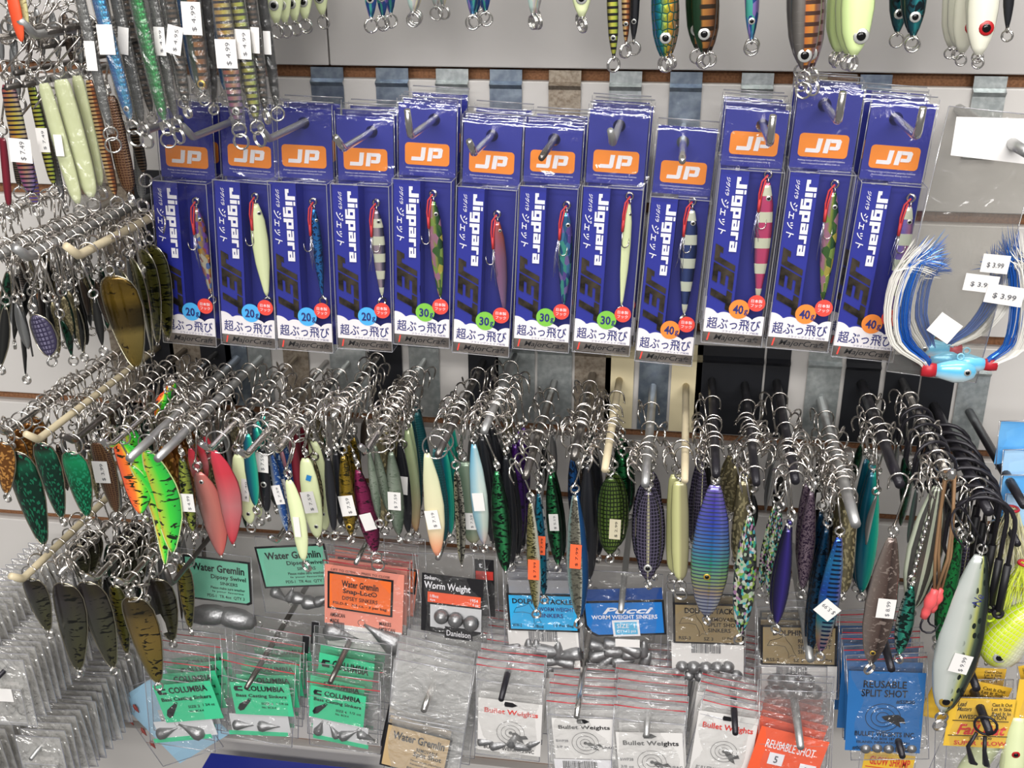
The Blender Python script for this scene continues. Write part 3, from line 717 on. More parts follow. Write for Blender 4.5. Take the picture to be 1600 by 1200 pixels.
SKYRED = LM('sky blue and white', [(0, '#3c9cc8'), (.35, '#8cc4d8'), (.65, '#d4dcd4'), (1, '#a8bcb4')], [(0, '#b85040'), (.2, '#9aa89a'), (.6, '#c4d4d0'), (1, '#58b0d0')], None, .2, .3, amt=.45)
BLK = LM('black lacquer', [(0, '#15161a'), (.5, '#26272c'), (1, '#121216')], None, None, .2, .25)
HOLOGR = LM('green holographic ribs', [(0, '#0c2a1a'), (.3, '#1c6a3c'), (.6, '#48b870'), (.8, '#123c24'), (1, '#0c1612')], None, ('crinkle', '#0d1f14', 3, 10, .5), .8, .22)
PURP = LM('purple foil', [(0, '#2c1244'), (.5, '#5c2a8c'), (1, '#241038')], None, ('crinkle', '#1c0c2c', 4, 8, .55), .6)
SCALEG = LM('gold silver scales', [(0, '#8a8450'), (.5, '#a49c68'), (.8, '#d8d4bc'), (1, '#e8e6dc')], None, ('crinkle', '#3f3d22', 4, 18, .5, 0, .7), .7, .25)
TEALR = LM('turquoise ribs', [(0, '#0c3c54'), (.4, '#1c94b0'), (.8, '#0e4a64'), (1, '#dfe0d8')], None, ('crinkle', '#082838', 3, 8, .52), .7)
SILVBL = LM('silver foil with blue edge', [(0, '#c8d4d0'), (.12, '#86a8a4'), (.25, '#7c7a6c'), (.6, '#8f8c7c'), (.68, '#e0deca'), (.74, '#1c5c94'), (1, '#123a6c')], None, ('crinkle', '#55534a', 5, 14, .52, .2, .66), .7, .25)
DKBLUE = LM('deep blue foil', [(0, '#0c2c54'), (.5, '#14508c'), (1, '#0a1c38')], None, ('crinkle', '#061428', 3, 6, .52), .7)
GRSCALE = LM('olive scales', [(0, '#26381c'), (.4, '#54702c'), (.7, '#6c8438'), (1, '#2c3c1c')], [(0, '#2a3416'), (.2, '#6c8438'), (1, '#48682c')], ('scale', '#1c2812', 8, 2.4, .15, .16), .55, .25, amt=.3)
DKSCALE = LM('black scale net', [(0, '#1c1a2c'), (.44, '#2c2838'), (.47, '#d4cfa4'), (.54, '#d4cfa4'), (.57, '#2c2838'), (1, '#16141f')], None, ('scale', '#6c647c', 8, 3.2, .1, .10), .5, .25)
PALEY = LM('pale yellow', [(0, '#b4b47c'), (.4, '#cfcf94'), (.6, '#9c9670'), (1, '#8a8668')], None, None, .2, .35)
BIGRAIN = LM('rainbow ribbed foil', [(0, '#8f92b0'), (.15, '#98a0c8'), (.45, '#5868c8'), (.52, '#3a3c58'), (.58, '#6878d8'), (.72, '#8c90c8'), (.8, '#b4b0ba'), (1, '#8c8890')],
             [(0, '#a8acac'), (.14, '#b0b2b0'), (.2, '#c8a860'), (.3, '#9cc850'), (.42, '#30c088'), (.55, '#2890d0'), (.72, '#3858e0'), (.9, '#5c44d0'), (1, '#8c78c8')], ('stripe', '#4a5070', 36, .34), .6, .22, amt=.7)
SPECK = LM('speckled holographic', [(0, '#d8d4bc'), (.2, '#e8e4cc'), (.28, '#4a5048'), (1, '#3a403c')], None, ('flake', flakes(['#50c090', '#c8e0c0', '#c090b8', '#2c3030', '#58b8c8', '#e8e8e0', '#a8c860', '#30383a', '#20282a', '#58605c']), 9, 4.2, .8), .6, .22)
GRAIN = LM('gold grain', [(0, '#57503a'), (.5, '#80775a'), (1, '#4c4634')], None, ('glitter', '#b4a880', 10, 3, .3), .6)
INDIGO = LM('indigo lacquer', [(0, '#0f0f1c'), (.3, '#241c54'), (.6, '#382c80'), (1, '#14122c')], None, None, .5, .22)
LACE = LM('purple lace', [(0, '#4c4048'), (.5, '#7a6874'), (1, '#3c3238')], None, ('crinkle', '#2a1830', 7, 6, .5), .5)
BLRAIN = LM('blue rainbow ribs', [(0, '#0f2460'), (.3, '#1c50b0'), (.5, '#2c8cc8'), (.75, '#3c64c4'), (.88, '#b8a0c8'), (1, '#8c78a0')], [(0, '#a83c50'), (.14, '#c8a040'), (.3, '#40a8a0'), (.55, '#2c5cc8'), (.8, '#38a0d0'), (1, '#2c48b8')], ('stripe', '#142c50', 26, .45, .35, .85), .75, .2, amt=.6)
NAVYT = LM('navy teal foil', [(0, '#0a2438'), (.4, '#12486c'), (1, '#0a1c30')], None, ('crinkle', '#081624', 4, 8, .5), .7)
TEALL = LM('teal lacquer', [(0, '#0c3c4c'), (.4, '#0f5a70'), (.8, '#12a08c'), (1, '#48c0a0')], None, None, .4, .25)
BROWNS = LM('brown marbled shell', [(0, '#9c928a'), (.3, '#75665f'), (.55, '#54423c'), (.6, '#2c2422'), (1, '#6a5a52')], [(0, '#3a3230'), (.18, '#3a2c28'), (.2, '#5a4842'), (1, '#5c4c46')], ('crinkle', '#8f8078', 5, 7, .58), .45, .22, amt=.35)
GLOWB = LM('glow bars on smoke', [(0, '#4c4c4c'), (.5, '#66625c'), (1, '#3c3a38')], None, ('bars', '#d4dcc4', 4, .42), .3, .3)
HOLOT = LM('turquoise holographic', [(0, '#d8d8cc'), (.2, '#2c7c78'), (.5, '#48c0a0'), (1, '#206058')], None, ('crinkle', '#14302c', 2, 9, .5), .75, .2)
SARD = LM('sardine finish', [(0, '#c4ccc8'), (.35, '#d4d8d2'), (.55, '#b4beb0'), (.66, '#b8bc6c'), (.74, '#4c5a48'), (.84, '#1c2422'), (1, '#161c1a')], None, ('spots', '#16201c', 5, 2.4, .22, .6, .8), .3, .25)
LURGR = LM('grass green crinkle', [(0, '#0c4c24'), (.5, '#14803c'), (1, '#0c3c1c')], None, ('crinkle', '#083018', 4, 6, .5), .6)
CHART = LM('chartreuse scales', [(0, '#b4cc1c'), (.5, '#d0e02c'), (.7, '#dcdcb8'), (1, '#e0dfd4')], None, ('scale', '#c8c8a0', 14, 1, .1, .06), .1, .3)
SPV = LM('violet scale net', [(0, '#2c2838'), (.5, '#8c86a4'), (1, '#2c2838')], None, ('scale', '#3a3450', 6, 1.6, .1, .18), .5)
DARKB = LM('smoked blade', [(0, '#1c1c1c'), (.5, '#4a4a48'), (1, '#1f1f20')], None, None, .85, .22)
DARKG = LM('green flash blade', [(0, '#12241a'), (.5, '#1f6044'), (1, '#10201a')], None, ('crinkle', '#14140f', 3, 6, .5), .7, .22)
ORNG = LM('orange glitter', [(0, '#7a3c14'), (.5, '#b4622c'), (1, '#6a3414')], None, ('glitter', '#e0a060', 9, 2, .25), .5)
GOLDGL = LM('copper glitter', '#7a4c20', None, ('glitter', '#d89a50', 10, 3, .3), .6)
YBLK = LM('yellow black bars', [(0, '#5c6428'), (.5, '#8f9a3c'), (1, '#2c3a1c')], None, ('tiger', '#10140c', 2, 12, .5), .2)
BLUWH = LM('blue white foil', [(0, '#c8ccd4'), (.3, '#8c98b0'), (.55, '#2c5ca8'), (1, '#16386c')], None, ('crinkle', '#9cb0c8', 3, 10, .56), .5)
MAROON = LM('maroon paint', [(0, '#5a1420'), (.5, '#7a1c2c'), (1, '#4a101c')], None, None, .2)
PINKG = LM('pink glow paint', [(0, '#d0909c'), (.5, '#d8a8b4'), (1, '#c07888')], None, None, .2)
# jigs in the boxes
B_SPOT = LM('spotted holographic', [(0, '#b86a9c'), (.4, '#c8a86a'), (.7, '#7a64b0'), (.82, '#20283c'), (1, '#1a2030')], None, ('flake', flakes(['#d8a850', '#8c5cc0', '#e0d8c0', '#c06a50', '#6a8cd0']), 3.4, 5, .75), .75, .22)
B_BLUE = LM('blue foil', [(0, '#1860b0'), (.5, '#2c88d8'), (1, '#123c78')], None, ('crinkle', '#0e2c60', 3, 10, .52), .7, .22)
B_BAND = LM('cream and silver bands', [(0, '#8a7c88'), (.5, '#b09ca8'), (.75, '#4c4c64'), (1, '#2c2c44')], None, ('zebra', '#e4e6cc', 5, .5), .5, .25)
B_GRPK = LM('green pink holographic', [(0, '#d890b0'), (.25, '#c88ca4'), (.45, '#a8b850'), (.65, '#3c7040'), (1, '#16302c')], None, ('flake', flakes(['#e0d060', '#c890a8', '#507c40', '#a0c060']), 2.5, 5, .4), .7, .22)
B_ORMV = LM('orange mauve holographic', [(0, '#b080b4'), (.4, '#a06c9c'), (.7, '#5a4a6c'), (1, '#2c2c40')], [(0, '#8c78a0'), (.6, '#a8708c'), (.9, '#d06030'), (1, '#e05820')], None, .6, .22, amt=.6)
B_HOLO = F_HOLOB
B_NAVY = LM('navy and cream bands', [(0, '#1c2858'), (.4, '#3a4c84'), (.7, '#283868'), (1, '#101a38')], None, ('zebra', '#e2e6d0', 4.5, .42), .5, .25)
B_PINK = LM('pink and cream bands', [(0, '#3c3c60'), (.25, '#c84c78'), (.7, '#d8507c'), (1, '#8c2c54')], None, ('zebra', '#e6e8cc', 4.5, .4), .5, .25)
B_VIO = LM('violet and cream bands', [(0, '#6a5cb0'), (.4, '#8c78c0'), (.7, '#b07898'), (1, '#4c4484')], None, ('zebra', '#dde4cc', 4.5, .45), .5, .25)

# ---------------------------------------------------------------- jigs lying in the blue packs
TINS = M('tinsel', '#c8c8e0', .2, .8)
BOXED = [((307, 325), (330, 460), 20, B_SPOT, 20, 'w'), ((399, 318), (417, 462), 27, GLOW, 20, None), ((490, 326), (504, 462), 17, B_BLUE, 30, 'w'), ((588, 328), (597, 462), 21, B_BAND, 10, 'w'),
         ((677, 314), (688, 465), 22, B_GRPK, 10, 'w'), ((777, 346), (788, 485), 21, B_ORMV, 10, None), ((885, 332), (881, 476), 23, B_HOLO, 10, 'w'), ((983, 318), (971, 477), 17, GLOW, 30, None),
         ((1081, 326), (1069, 490), 26, B_NAVY, 5, 'w'), ((1199, 285), (1184, 466), 28, B_PINK, 5, 'w'), ((1303, 300), (1285, 470), 25, B_GRPK, 5, 'w'), ((1421, 322), (1392, 500), 26, B_VIO, 5, 'w')]
for (tp, bt, w, mt, yw, ey), cdef in zip(BOXED, COLS):
    d = cdef[3] + JD - .0085
    o = lure('%s inside the blue box with %s' % (cdef[9], cdef[10]), tp, bt, w, mt, d, None, 'rev', th=.3, yaw=yw, ring=1, group=None,
             ey=(.13, ey, .2, .25) if ey else (.1, 'w', .16, .3))
    L = (P(*tp, d) - P(*bt, d)).length
    split_ring(o, .0055, .0027, 0, .5)
    mb = MB(); q = [V((.0, -.001, .0055)), V((-.004, -.0015, .001)), V((-.0055, -.002, -.008)), V((-.0052, -.002, -.018)), V((-.0044, -.0022, -.0185)), V((-.0036, -.0015, -.008)), V((-.0015, -.001, .002))]
    mb.tube(q, .0007, 6); mb.tube([(-.0048, -.002, -.012), (-.005, -.002, -.021)], .0012, 6); mb.build('assist_cord', CORD, o, True)
    mb = MB(); c = V((-.0078, -.0022, -.030)); sg = -1 if tp[0] < 870 and tp[0] != 588 else 1
    pts = [V((-.005, -.0022, -.018)), V((-.005, -.0022, -.03))] + [V((-.005 + sg * (.003 - .003 * math.cos(a)), -.0022, -.03 - .0036 * math.sin(a))) for a in (.4, .9, 1.4, 2, 2.6, 3.1)] + [V((-.005 + sg * .0062, -.0022, -.0265))]
    mb.tube(pts, [.0005] * 8 + [.0001], 5); mb.build('assist_hook', NICKEL, o, True)
    if tp[0] not in (399, 677, 983):
        mb = MB()
        for k in range(5):
            x = -.005 + rnd.uniform(-.001, .001); mb.tube([(x, -.002, -.02), (x + rnd.uniform(-.0025, .0005), -.002, -.034), (x + rnd.uniform(-.004, .002), -.002, -.046 + rnd.uniform(-.006, .006))], .00018, 4)
        mb.build('tinsel', TINS, o, True)

# ---------------------------------------------------------------- jigs hanging head down along the top edge
def topjig(label, bot, w, mat, d=.12, dx=0, nb=3, step=.016, e='w', et=.885, kind='head', ring=2, blabel=None, length=.115, ex=0, **k):
    s = S(*bot, d); Lp = length / s
    tp = (bot[0] + dx, bot[1] - Lp)
    pg = peg('steel peg above the top edge from which jigs hang', tp[0] + 4, tp[1] - .030 / s, d + .02, 's', .0025, group='pegs above the top edge')
    o = lure(label, tp, bot, w, mat, d, pg, kind, ring=ring, ey=(et, e, .3, ex) if e else None, th=.42, **k)
    if nb: behind(o, nb, step, .004, '%s behind the front one on its peg' % (blabel or label.split(',')[0]))
    return o
topjig('cream glow jig with a black eye, hanging at the top over the seam', (432, 36), 36, GLOW, .13, -22, 5, .017, blabel='cream glow jig over the wall seam')
topjig('blue holographic jig head right of the wall seam at the top', (580, 27), 27, F_HOLOB, .12, -6, 3, .017, blabel='blue holographic jig right of the seam')
topjig('pale green holographic jig head at the top above the 30 g packs', (645, 18), 30, F_WHREF, .12, -4, 4, .016, blabel='pale holographic jig above the 30 g packs')
topjig('blue and red jig head at the top above the orange and mauve pack', (738, 22), 28, F_HOLOB, .12, -2, 3, .016, blabel='blue jig above the orange and mauve pack')
topjig('pearly pink jig head with a large eye at the top', (832, 21), 24, F_WHREF, .12, 0, 3, .013, blabel='pearly pink jig at the top')
topjig('short cream glow jig head with a large eye above the slim glow pack', (909, 26), 40, GLOW, .12, 0, 2, .014, blabel='cream glow jig above the slim glow pack')
topjig('narrow gold and grey jig with the lowest ring of its bunch', (959, 88), 19, F_YEST, .13, -6, 0, ring=2)
topjig('narrow red striped jig beside the gold and grey one', (978, 66), 16, F_COPST, .122, 2, 0, ring=2)
topjig('narrow black jig beside the red striped one at the top', (990, 62), 18, BLK, .112, 6, 0, ring=2)
topjig('blue backed jig with yellow green flank and silver eye at the top', (1040, 88), 40, F_HOLOG, .13, 0, 2, .013, blabel='blue backed yellow green jig at the top')
topjig('green backed jig with orange barred flank and round eye at the top', (1100, 82), 42, F_GRST, .13, 2, 2, .012, blabel='green backed orange barred jig at the top')
topjig('slim blue jig alone above the tall 40 g packs', (1174, 62), 24, F_HOLOB, .12, 4, 1, .014, blabel='slim blue jig above the 40 g packs')
topjig('long silver jig with rows of orange dots and a round eye', (1256, 108), 50, F_ORST, .15, 14, 2, .014, ring=3, et=.93, length=.14, blabel='orange dotted silver jig')
topjig('large green glow jig with a black eye at the top right', (1334, 86), 54, GLOWG, .135, 22, 4, .015, ex=.3, blabel='large green glow jig')
topjig('dark teal jig with a silver eye hanging at the top', (1427, 56), 38, F_TEAL, .12, 18, 2, .022, blabel='dark teal jig')
topjig('large white lure with an oval red eye, frontmost of its peg', (1529, 86), 50, IVORY, .13, 26, 4, .016, 'r', .84, ring=1, ex=.25, blabel='white red-eyed lure')
topjig('slender black lure at the top edge right of the white ones', (1574, 44), 20, BLK, .11, 14, 0, e=None, ring=1)

# ---------------------------------------------------------------- sleeved jigs, top left
def sl(label, top, bot, w, mat, d, st=None, e=None, nb=0, **k):
    s = S(*bot, d); pg = peg('steel peg above the top edge from which jigs hang', top[0] + 4, top[1] - .03 / s, d + .02, 's', .0025, group='pegs above the top edge')
    o = lure(label, top, bot, w, mat, d, pg, 'bar', ring=k.pop('ring', 3), st=st, ey=e, sleeve=k.pop('sleeve', 1.2), th=.3, **k)
    return o
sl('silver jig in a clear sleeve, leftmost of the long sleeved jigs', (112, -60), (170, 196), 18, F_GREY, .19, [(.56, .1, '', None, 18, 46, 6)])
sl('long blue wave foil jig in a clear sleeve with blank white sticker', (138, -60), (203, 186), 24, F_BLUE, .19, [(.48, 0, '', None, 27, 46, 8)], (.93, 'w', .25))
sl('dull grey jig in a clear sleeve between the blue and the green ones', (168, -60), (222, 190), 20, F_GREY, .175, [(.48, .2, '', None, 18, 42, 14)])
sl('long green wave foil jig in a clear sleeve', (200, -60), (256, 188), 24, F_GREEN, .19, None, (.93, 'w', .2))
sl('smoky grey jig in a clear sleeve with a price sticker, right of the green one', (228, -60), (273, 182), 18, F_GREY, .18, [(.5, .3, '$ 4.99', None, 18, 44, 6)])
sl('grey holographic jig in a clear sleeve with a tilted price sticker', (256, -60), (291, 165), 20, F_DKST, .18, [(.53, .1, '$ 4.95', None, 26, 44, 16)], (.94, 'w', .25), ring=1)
sl('green and copper barred jig in a clear sleeve with an upper price sticker', (288, -60), (318, 145), 30, F_GRST, .18, [(.42, .2, '$ 4.99', None, 32, 50, 4)], (.93, 'y', .3), ring=1)
sl('dark jig in a clear sleeve right of the green and copper one', (318, -60), (334, 160), 18, BLK, .17, ring=1)
sl('orange and violet striped jig in a clear sleeve, price at mid length', (336, -60), (372, 190), 28, F_RBST, .19, [(.56, .05, '$ 4.99', None, 35, 45, 3)], (.93, 'w', .3))
sl('yellow orange rainbow jig in a clear sleeve beside the orange and violet one', (360, -60), (400, 186), 25, F_YEST, .185, [(.51, .2, '$ 4.99', None, 26, 46, 6)], (.93, 'w', .3))
sl('charcoal jig in a clear sleeve, left of two near the first pack', (384, -60), (414, 170), 18, F_DKST, .18, [(.52, .2, '', None, 14, 40, 6)], (.94, 'w', .25), ring=2)
sl('charcoal jig in a clear sleeve, right of two near the first pack', (402, -60), (432, 165), 17, BLK, .17, [(.55, .2, '', None, 12, 36, 4)], (.94, 'w', .25), ring=2)
for k, (tx, bx, by, mt, lb) in enumerate([(150, 190, 160, F_SILV, 'plain silver jig half hidden behind the blue sleeved jig'), (186, 236, 175, F_DKST, 'dark barred jig half hidden left of the green sleeved jig'), (212, 262, 150, F_SILV, 'plain silver jig half hidden behind the green sleeved jig'),
                                        (246, 284, 150, F_GREY, 'grey jig half hidden left of the tilted price sticker'), (274, 306, 130, F_BLUE, 'blue jig half hidden left of the green and copper jig'), (304, 330, 140, F_SILV, 'silver jig half hidden behind the dark sleeved jig'), (348, 386, 150, F_DKST, 'dark jig half hidden between the two striped jigs'), (330, 352, 140, F_BLUE, 'blue jig half hidden left of the orange and violet jig')]):
    sl(lb, (tx, -60), (bx, by), 18, mt, .15, ring=1)

# second tier at the far left
UP1 = peg('shiny peg with upturned end below the orange soft lure', 52, 55, .20, 'z', .0030, 'u')
UP0 = peg('steel peg at the far left edge beside the orange soft lure', -20, 62, .18, 's', .0028, 'u')
def lo(label, top, bot, w, mat, d, kind='bar', **k):
    pg = k.pop('pg', None)
    if pg is None: pg = peg('steel peg over the ' + label.replace(' with a price sticker', '').replace(' with a thin dotted edge', ''), top[0] + 6, top[1] - .036 / S(*top, d), d + .012, 'd', .0025)
    return lure(label, top, bot, w, mat, d, pg, kind, ring=k.pop('ring', 2), th=k.pop('th', .3), **k)
lo('rainbow striped jig with a price sticker, far left', (12, 132), (48, 300), 30, F_RBST, .17, st=[(.6, .15, '$ 7.49', None, 38, 38, 6)])
lo('violet striped jig below the far left rainbow one', (32, 210), (56, 318), 24, LM('violet striped foil', '#7c68b8', None, ('stripe', '#b8946a', 20, .4), .7), .16)
lo('yellow barred jig between the rainbow and the cream jigs', (48, 130), (84, 288), 18, F_YEST, .16, st=[(.55, .2, '$ 7.49', None, 20, 38, 4)])
lo('long cream glow jig, leftmost of three side by side', (68, 130), (122, 318), 26, GLOW, .175, sleeve=1.15, st=[(.5, .1, '', None, 14, 34, 8)])
lo('long cream glow jig, middle of three side by side', (95, 124), (143, 308), 34, GLOW, .17, sleeve=1.15)
lo('long cream glow jig, right of three side by side', (120, 118), (156, 290), 24, GLOW, .16, sleeve=1.15)
lo('copper dotted jig with a thin dotted edge, right of the cream ones', (139, 125), (180, 305), 18, F_COPST, .17)
lo('brown lacquered jig with a split ring at its head', (170, 150), (202, 300), 32, F_BROWN, .165)
lo('dark barred jig right of the brown lacquered one', (196, 140), (225, 270), 20, F_DKST, .15)
lo('dull gold jig low beside the first blue pack', (212, 190), (222, 310), 18, F_GREY, .14)
lo('dark red jig at the left edge below the rainbow jigs', (4, 215), (14, 322), 14, MAROON, .17)
lo('grey jig between the yellow barred one and the cream ones', (62, 150), (98, 310), 14, F_GREY, .15)
lo('dark jig at the far left edge below the ring bunch', (18, 190), (30, 290), 14, F_DKST, .14)
for i, (x, y) in enumerate([(4, 95), (25, 92), (48, 90), (68, 88), (92, 92), (112, 95), (30, 150), (128, 100)]):
    o = lure('smoky jig filling the gap at the far left above the striped jigs', (x - 12, y - 75), (x, y), 15, [F_SILV, F_GREY, F_DKST][i % 3], .13 + .004 * (i % 3), UP0, 'slim', ring=2, group='smoky jigs at the far left')
# soft lure
t_, b_ = (12, -40), (34, 66)
o = lure('orange soft lure with pale yellow edge hanging at the upper left corner', t_, b_, 22, LM('orange rubber', [(0, '#c8401c'), (1, '#e0562c')], None, None, 0, .4), .21, UP0, 'slim', name='soft_lure', cat='soft lure', ring=0)
o = lure('pale yellow soft lure with frilled edge beside the orange one', (24, -40), (42, 42), 18, LM('pale yellow rubber', [(0, '#d8d0a0'), (1, '#c8c088')], None, ('tiger', '#8a7a50', 3, 9, .6), 0, .4), .205, UP0, 'slim', name='soft_lure', cat='soft lure', ring=0)

# ---------------------------------------------------------------- pegs of the middle rows
PG = []
def lp(c, i, w=.03):                    # a plate hanging from just above slot i - 1 down to slot i
    return (w, slots[i - 1] + .015, slots[i] + .0075, c)
def mp(label, px, py, d, wire='s', tip='s', r=.0027, plate=None):
    p = peg(label, px, py, d, wire, r, tip, plate); PG.append(p); return p
QA = mp('thick zinc peg leaving the frame at the left edge, upper row', -30, 412, .20, 'z', 's', .0040, lp('r', 2))
QB = mp('zinc peg with a bent up end, upper row at the left', 42, 402, .20, 'z', 'u', .0038, lp('k', 2))
QC = mp('cream peg with a bent up end over the gold spoons', 121, 400, .20, 'c', 'u', .0033)
QD = mp('steel peg at the left edge under the cream glow jigs', -60, 360, .18, 's', 's', .003)
zb = slots[3] + .006; zt = P(690, 548).z
def pl(x0, x1, c, top=None):
    return ((P(x1, 600).x - P(x0, 600).x), slots[2] - .02 if top is None else top, slots[3] + .0075, c)
p1 = mp('shiny peg at the left edge over the gold spoon lures', 8, 677, .20, 's', 'u', .0028, (.030, slots[2] - .02, slots[3] + .0075, 'r'))
p2 = mp('cream peg with bent end over the green glitter spoons', 58, 688, .21, 'c', 'u', .0030, (.030, slots[2] - .02, slots[3] + .0075, 'k'))
p3 = mp('dark steel peg right of the cream one', 114, 690, .205, 'd', 'u', .0027, (.030, slots[2] - .02, slots[3] + .0075, 'r'))
p4 = mp('shiny peg holding the front fire tiger spoons', 172, 697, .205, 's', 'u', .0027, (.030, slots[2] - .02, slots[3] + .0075, 'k'))
p5 = mp('thick zinc peg with straight end, left of two', 202, 717, .215, 'z', 's', .0038, (.021, slots[2] - .02, slots[3] + .0075, 'd'))
p6 = mp('thick zinc peg with straight end, right of two', 246, 717, .215, 'z', 's', .0038, (.021, slots[2] - .02, slots[3] + .0075, 's'))
p7 = mp('shiny peg over the grey pink spoon', 327, 703, .20, 's', 'u', .0027, (.024, slots[2] - .02, slots[3] + .0075, 'r'))
p8 = mp('shiny peg over the cream jig with a black eye', 384, 713, .20, 's', 'u', .0027)
p12 = mp('shiny bent peg over the two broad cream jigs', 433, 705, .19, 's', 'u', .0027, pl(490, 545, 's'))
p13 = mp('shiny peg with a short end left of the gold zebra jig', 520, 652, .16, 's', 's', .0027, pl(562, 612, 'k'))
p14 = mp('shiny bent peg between the magenta and the silver jigs', 572, 707, .195, 's', 'u', .0027, pl(622, 668, 's'))
p15 = mp('dark peg over the cream jig with the orange tail', 684, 711, .195, 'd', 's', .003, pl(671, 717, 'k'))
p16 = mp('zinc peg with a bright end over the sky blue jig', 756, 674, .165, 'z', 's', .0034, pl(741, 800, 's'))
p20 = mp('dark steel peg over the first jig with orange stickers', 821, 745, .19, 'd', 's', .0032, pl(805, 858, 's'))
p21 = mp('brown black peg over the second jig with an orange sticker', 897, 715, .17, 'd', 's', .0038, pl(888, 944, 'r'))
p22 = mp('cream peg over the olive scaled spoon', 945, 734, .18, 'c', 's', .0032, pl(952, 996, 'c'))
p23 = mp('zinc peg over the black scale net spoon', 1008, 757, .19, 'z', 's', .0035, pl(1002, 1048, 'd'))
p24 = mp('straight cream peg over the pale yellow jig', 1070, 751, .185, 'c', 's', .0030, pl(1051, 1098, 'c'))
p25 = mp('black peg over the rainbow ribbed jig', 1119, 742, .185, 'k', 's', .0034, pl(1100, 1150, 'k'))
p26 = mp('black peg over the speckled holographic jig', 1182, 755, .19, 'k', 's', .0034, pl(1152, 1206, 'k'))
p28 = mp('black peg between the indigo and the lace jigs', 1243, 752, .19, 'k', 's', .0036, pl(1212, 1250, 'k'))
p29 = mp('long thick zinc peg pointing down over the blue rainbow jig', 1337, 819, .22, 'z', 's', .0042, pl(1256, 1308, 's'))
p30 = mp('black peg over the brown marbled jig', 1406, 757, .19, 'k', 's', .0042, pl(1345, 1400, 'k'))
p31 = mp('steel peg with bent end over the glow barred jig', 1482, 748, .185, 's', 'u', .0034, pl(1408, 1462, 'k'))
p32 = mp('black peg under the big black hooks at the right', 1545, 800, .19, 'k', 's', .0042, pl(1480, 1532, 'k'))
pr = mp('dark peg behind the right hand black hooks', 1600, 790, .17, 'k', 's', .0036, pl(1576, 1625, 's'))
# lower left pegs
l1 = mp('long cream peg pointing down at the lower left', 34, 906, .21, 'c', 'u', .0032, (.022, slots[3] - .006, slots[4] - .03, 'k'))
l2 = mp('steel peg over the left of the brown tiger spoons', 92, 898, .20, 's', 's', .0028, (.022, slots[3] - .006, slots[4] - .03, 'r'))
l3 = mp('steel peg over the middle brown tiger spoon', 148, 906, .20, 's', 'u', .0028, (.022, slots[3] - .006, slots[4] - .03, 'k'))
l4 = mp('steel peg over the olive tiger spoon', 196, 912, .195, 's', 'u', .0028, (.022, slots[3] - .006, slots[4] - .03, 'r'))
l5 = mp('dark wire peg left of the green labelled bag', 268, 914, .19, 'd', 'U', .0022)

def auto(top, cand=None, dz0=.036, dh=None):
    best = None
    for p in (cand or PG):
        for i in range(3, 45):
            d = i * .005
            if d > p.d - .004: break
            q, t = P(*top, d), p.at(d)
            e = ((q.x - t.x) / .005) ** 2 + ((t.z - q.z - dz0) / .010) ** 2 + (((d - dh) / .02) ** 2 if dh else 0)
            if best is None or e < best[0]: best = (e, p, d)
    return best
def hl(label, top, bot, w, mat, kind='jig', n=0, step=.012, cand=None, dh=None, blabel=None, sway=0, tilt=.06, **k):
    fd = k.pop('fd', None); e, p, d = auto(top, cand, k.pop('dz0', .036), dh)
    if fd: d = fd
    o = lure(label, top, bot, w, mat, d, p, kind, **k)
    if n: behind(o, n, step, .003, (blabel or label.split(',')[0]) + ', hanging behind the front one', None, tilt, sway)
    return o
ST = lambda t, x=0, txt='$ 3.99', w=20, h=36, r=0, m=None: [(t, x, txt, m, w, h, r)]
# left block
hl('large dark green glitter spoon with steel rim, frontmost at the left', (20, 706), (68, 850), 54, DKSPOON, 'spoon', edge=1, cand=[p1, p2], dh=.19)
hl('dark green glitter spoon behind the large one, with a steel lower end', (62, 692), (96, 808), 42, DKSPOON, 'spoon', edge=1, cand=[p2, p3], dh=.17)
hl('bright green glitter spoon right of the two dark ones', (108, 706), (136, 806), 44, GRSPOON, 'spoon', edge=1, cand=[p3], dh=.19)
hl('brown spoon with a price sticker beside the fire tiger spoons', (150, 690), (182, 800), 36, F_BROWN, 'spoon', edge=1, cand=[p3, p4], dh=.16, st=ST(.42, -.3, '$ 3.99', 26, 38, 5))
hl('gold spoon at the left edge behind the green ones', (2, 690), (10, 770), 36, GOLDGL, 'spoon', edge=1, cand=[p1], dh=.16, n=4, blabel='gold spoon at the left edge')
hl('broad orange to green fire tiger spoon, left of the front pair', (186, 690), (222, 802), 60, FIRET, 'leaf', cand=[p4], dh=.18, bend=.2, edge=0)
hl('fire tiger spoon seen edge on in front of the others', (206, 728), (263, 880), 25, FIRETG, 'leaf', cand=[p4, p5], dh=.195, bend=.9, yaw=10, ring=2, edge=1, em=GLOWG)
hl('green fire tiger spoon with black bars, right of the front pair', (228, 704), (272, 862), 48, FIRETG, 'leaf', cand=[p5], dh=.175, bend=.25, edge=1, em=GLOWG)
hl('small fire tiger spoon hanging far back on its peg', (257, 614), (243, 650), 18, FIRET, 'leaf', cand=[p5, p6], dh=.08, ring=0, n=2, blabel='small fire tiger spoon far back')
hl('yellow green fire tiger spoon behind the front pair', (200, 665), (216, 725), 28, FIRETG, 'leaf', cand=[p4, p5], dh=.15, ring=0)
hl('copper glitter spoon behind the green fire tiger one', (255, 696), (276, 832), 30, GOLDGL, 'spoon', cand=[p5, p6], dh=.16, n=4, blabel='copper glitter spoon')
hl('yellow and black barred lure with a price sticker', (284, 716), (302, 830), 22, YBLK, 'slim', cand=[p6], dh=.18, st=ST(.58, .1, '$ 4.99', 22, 32))
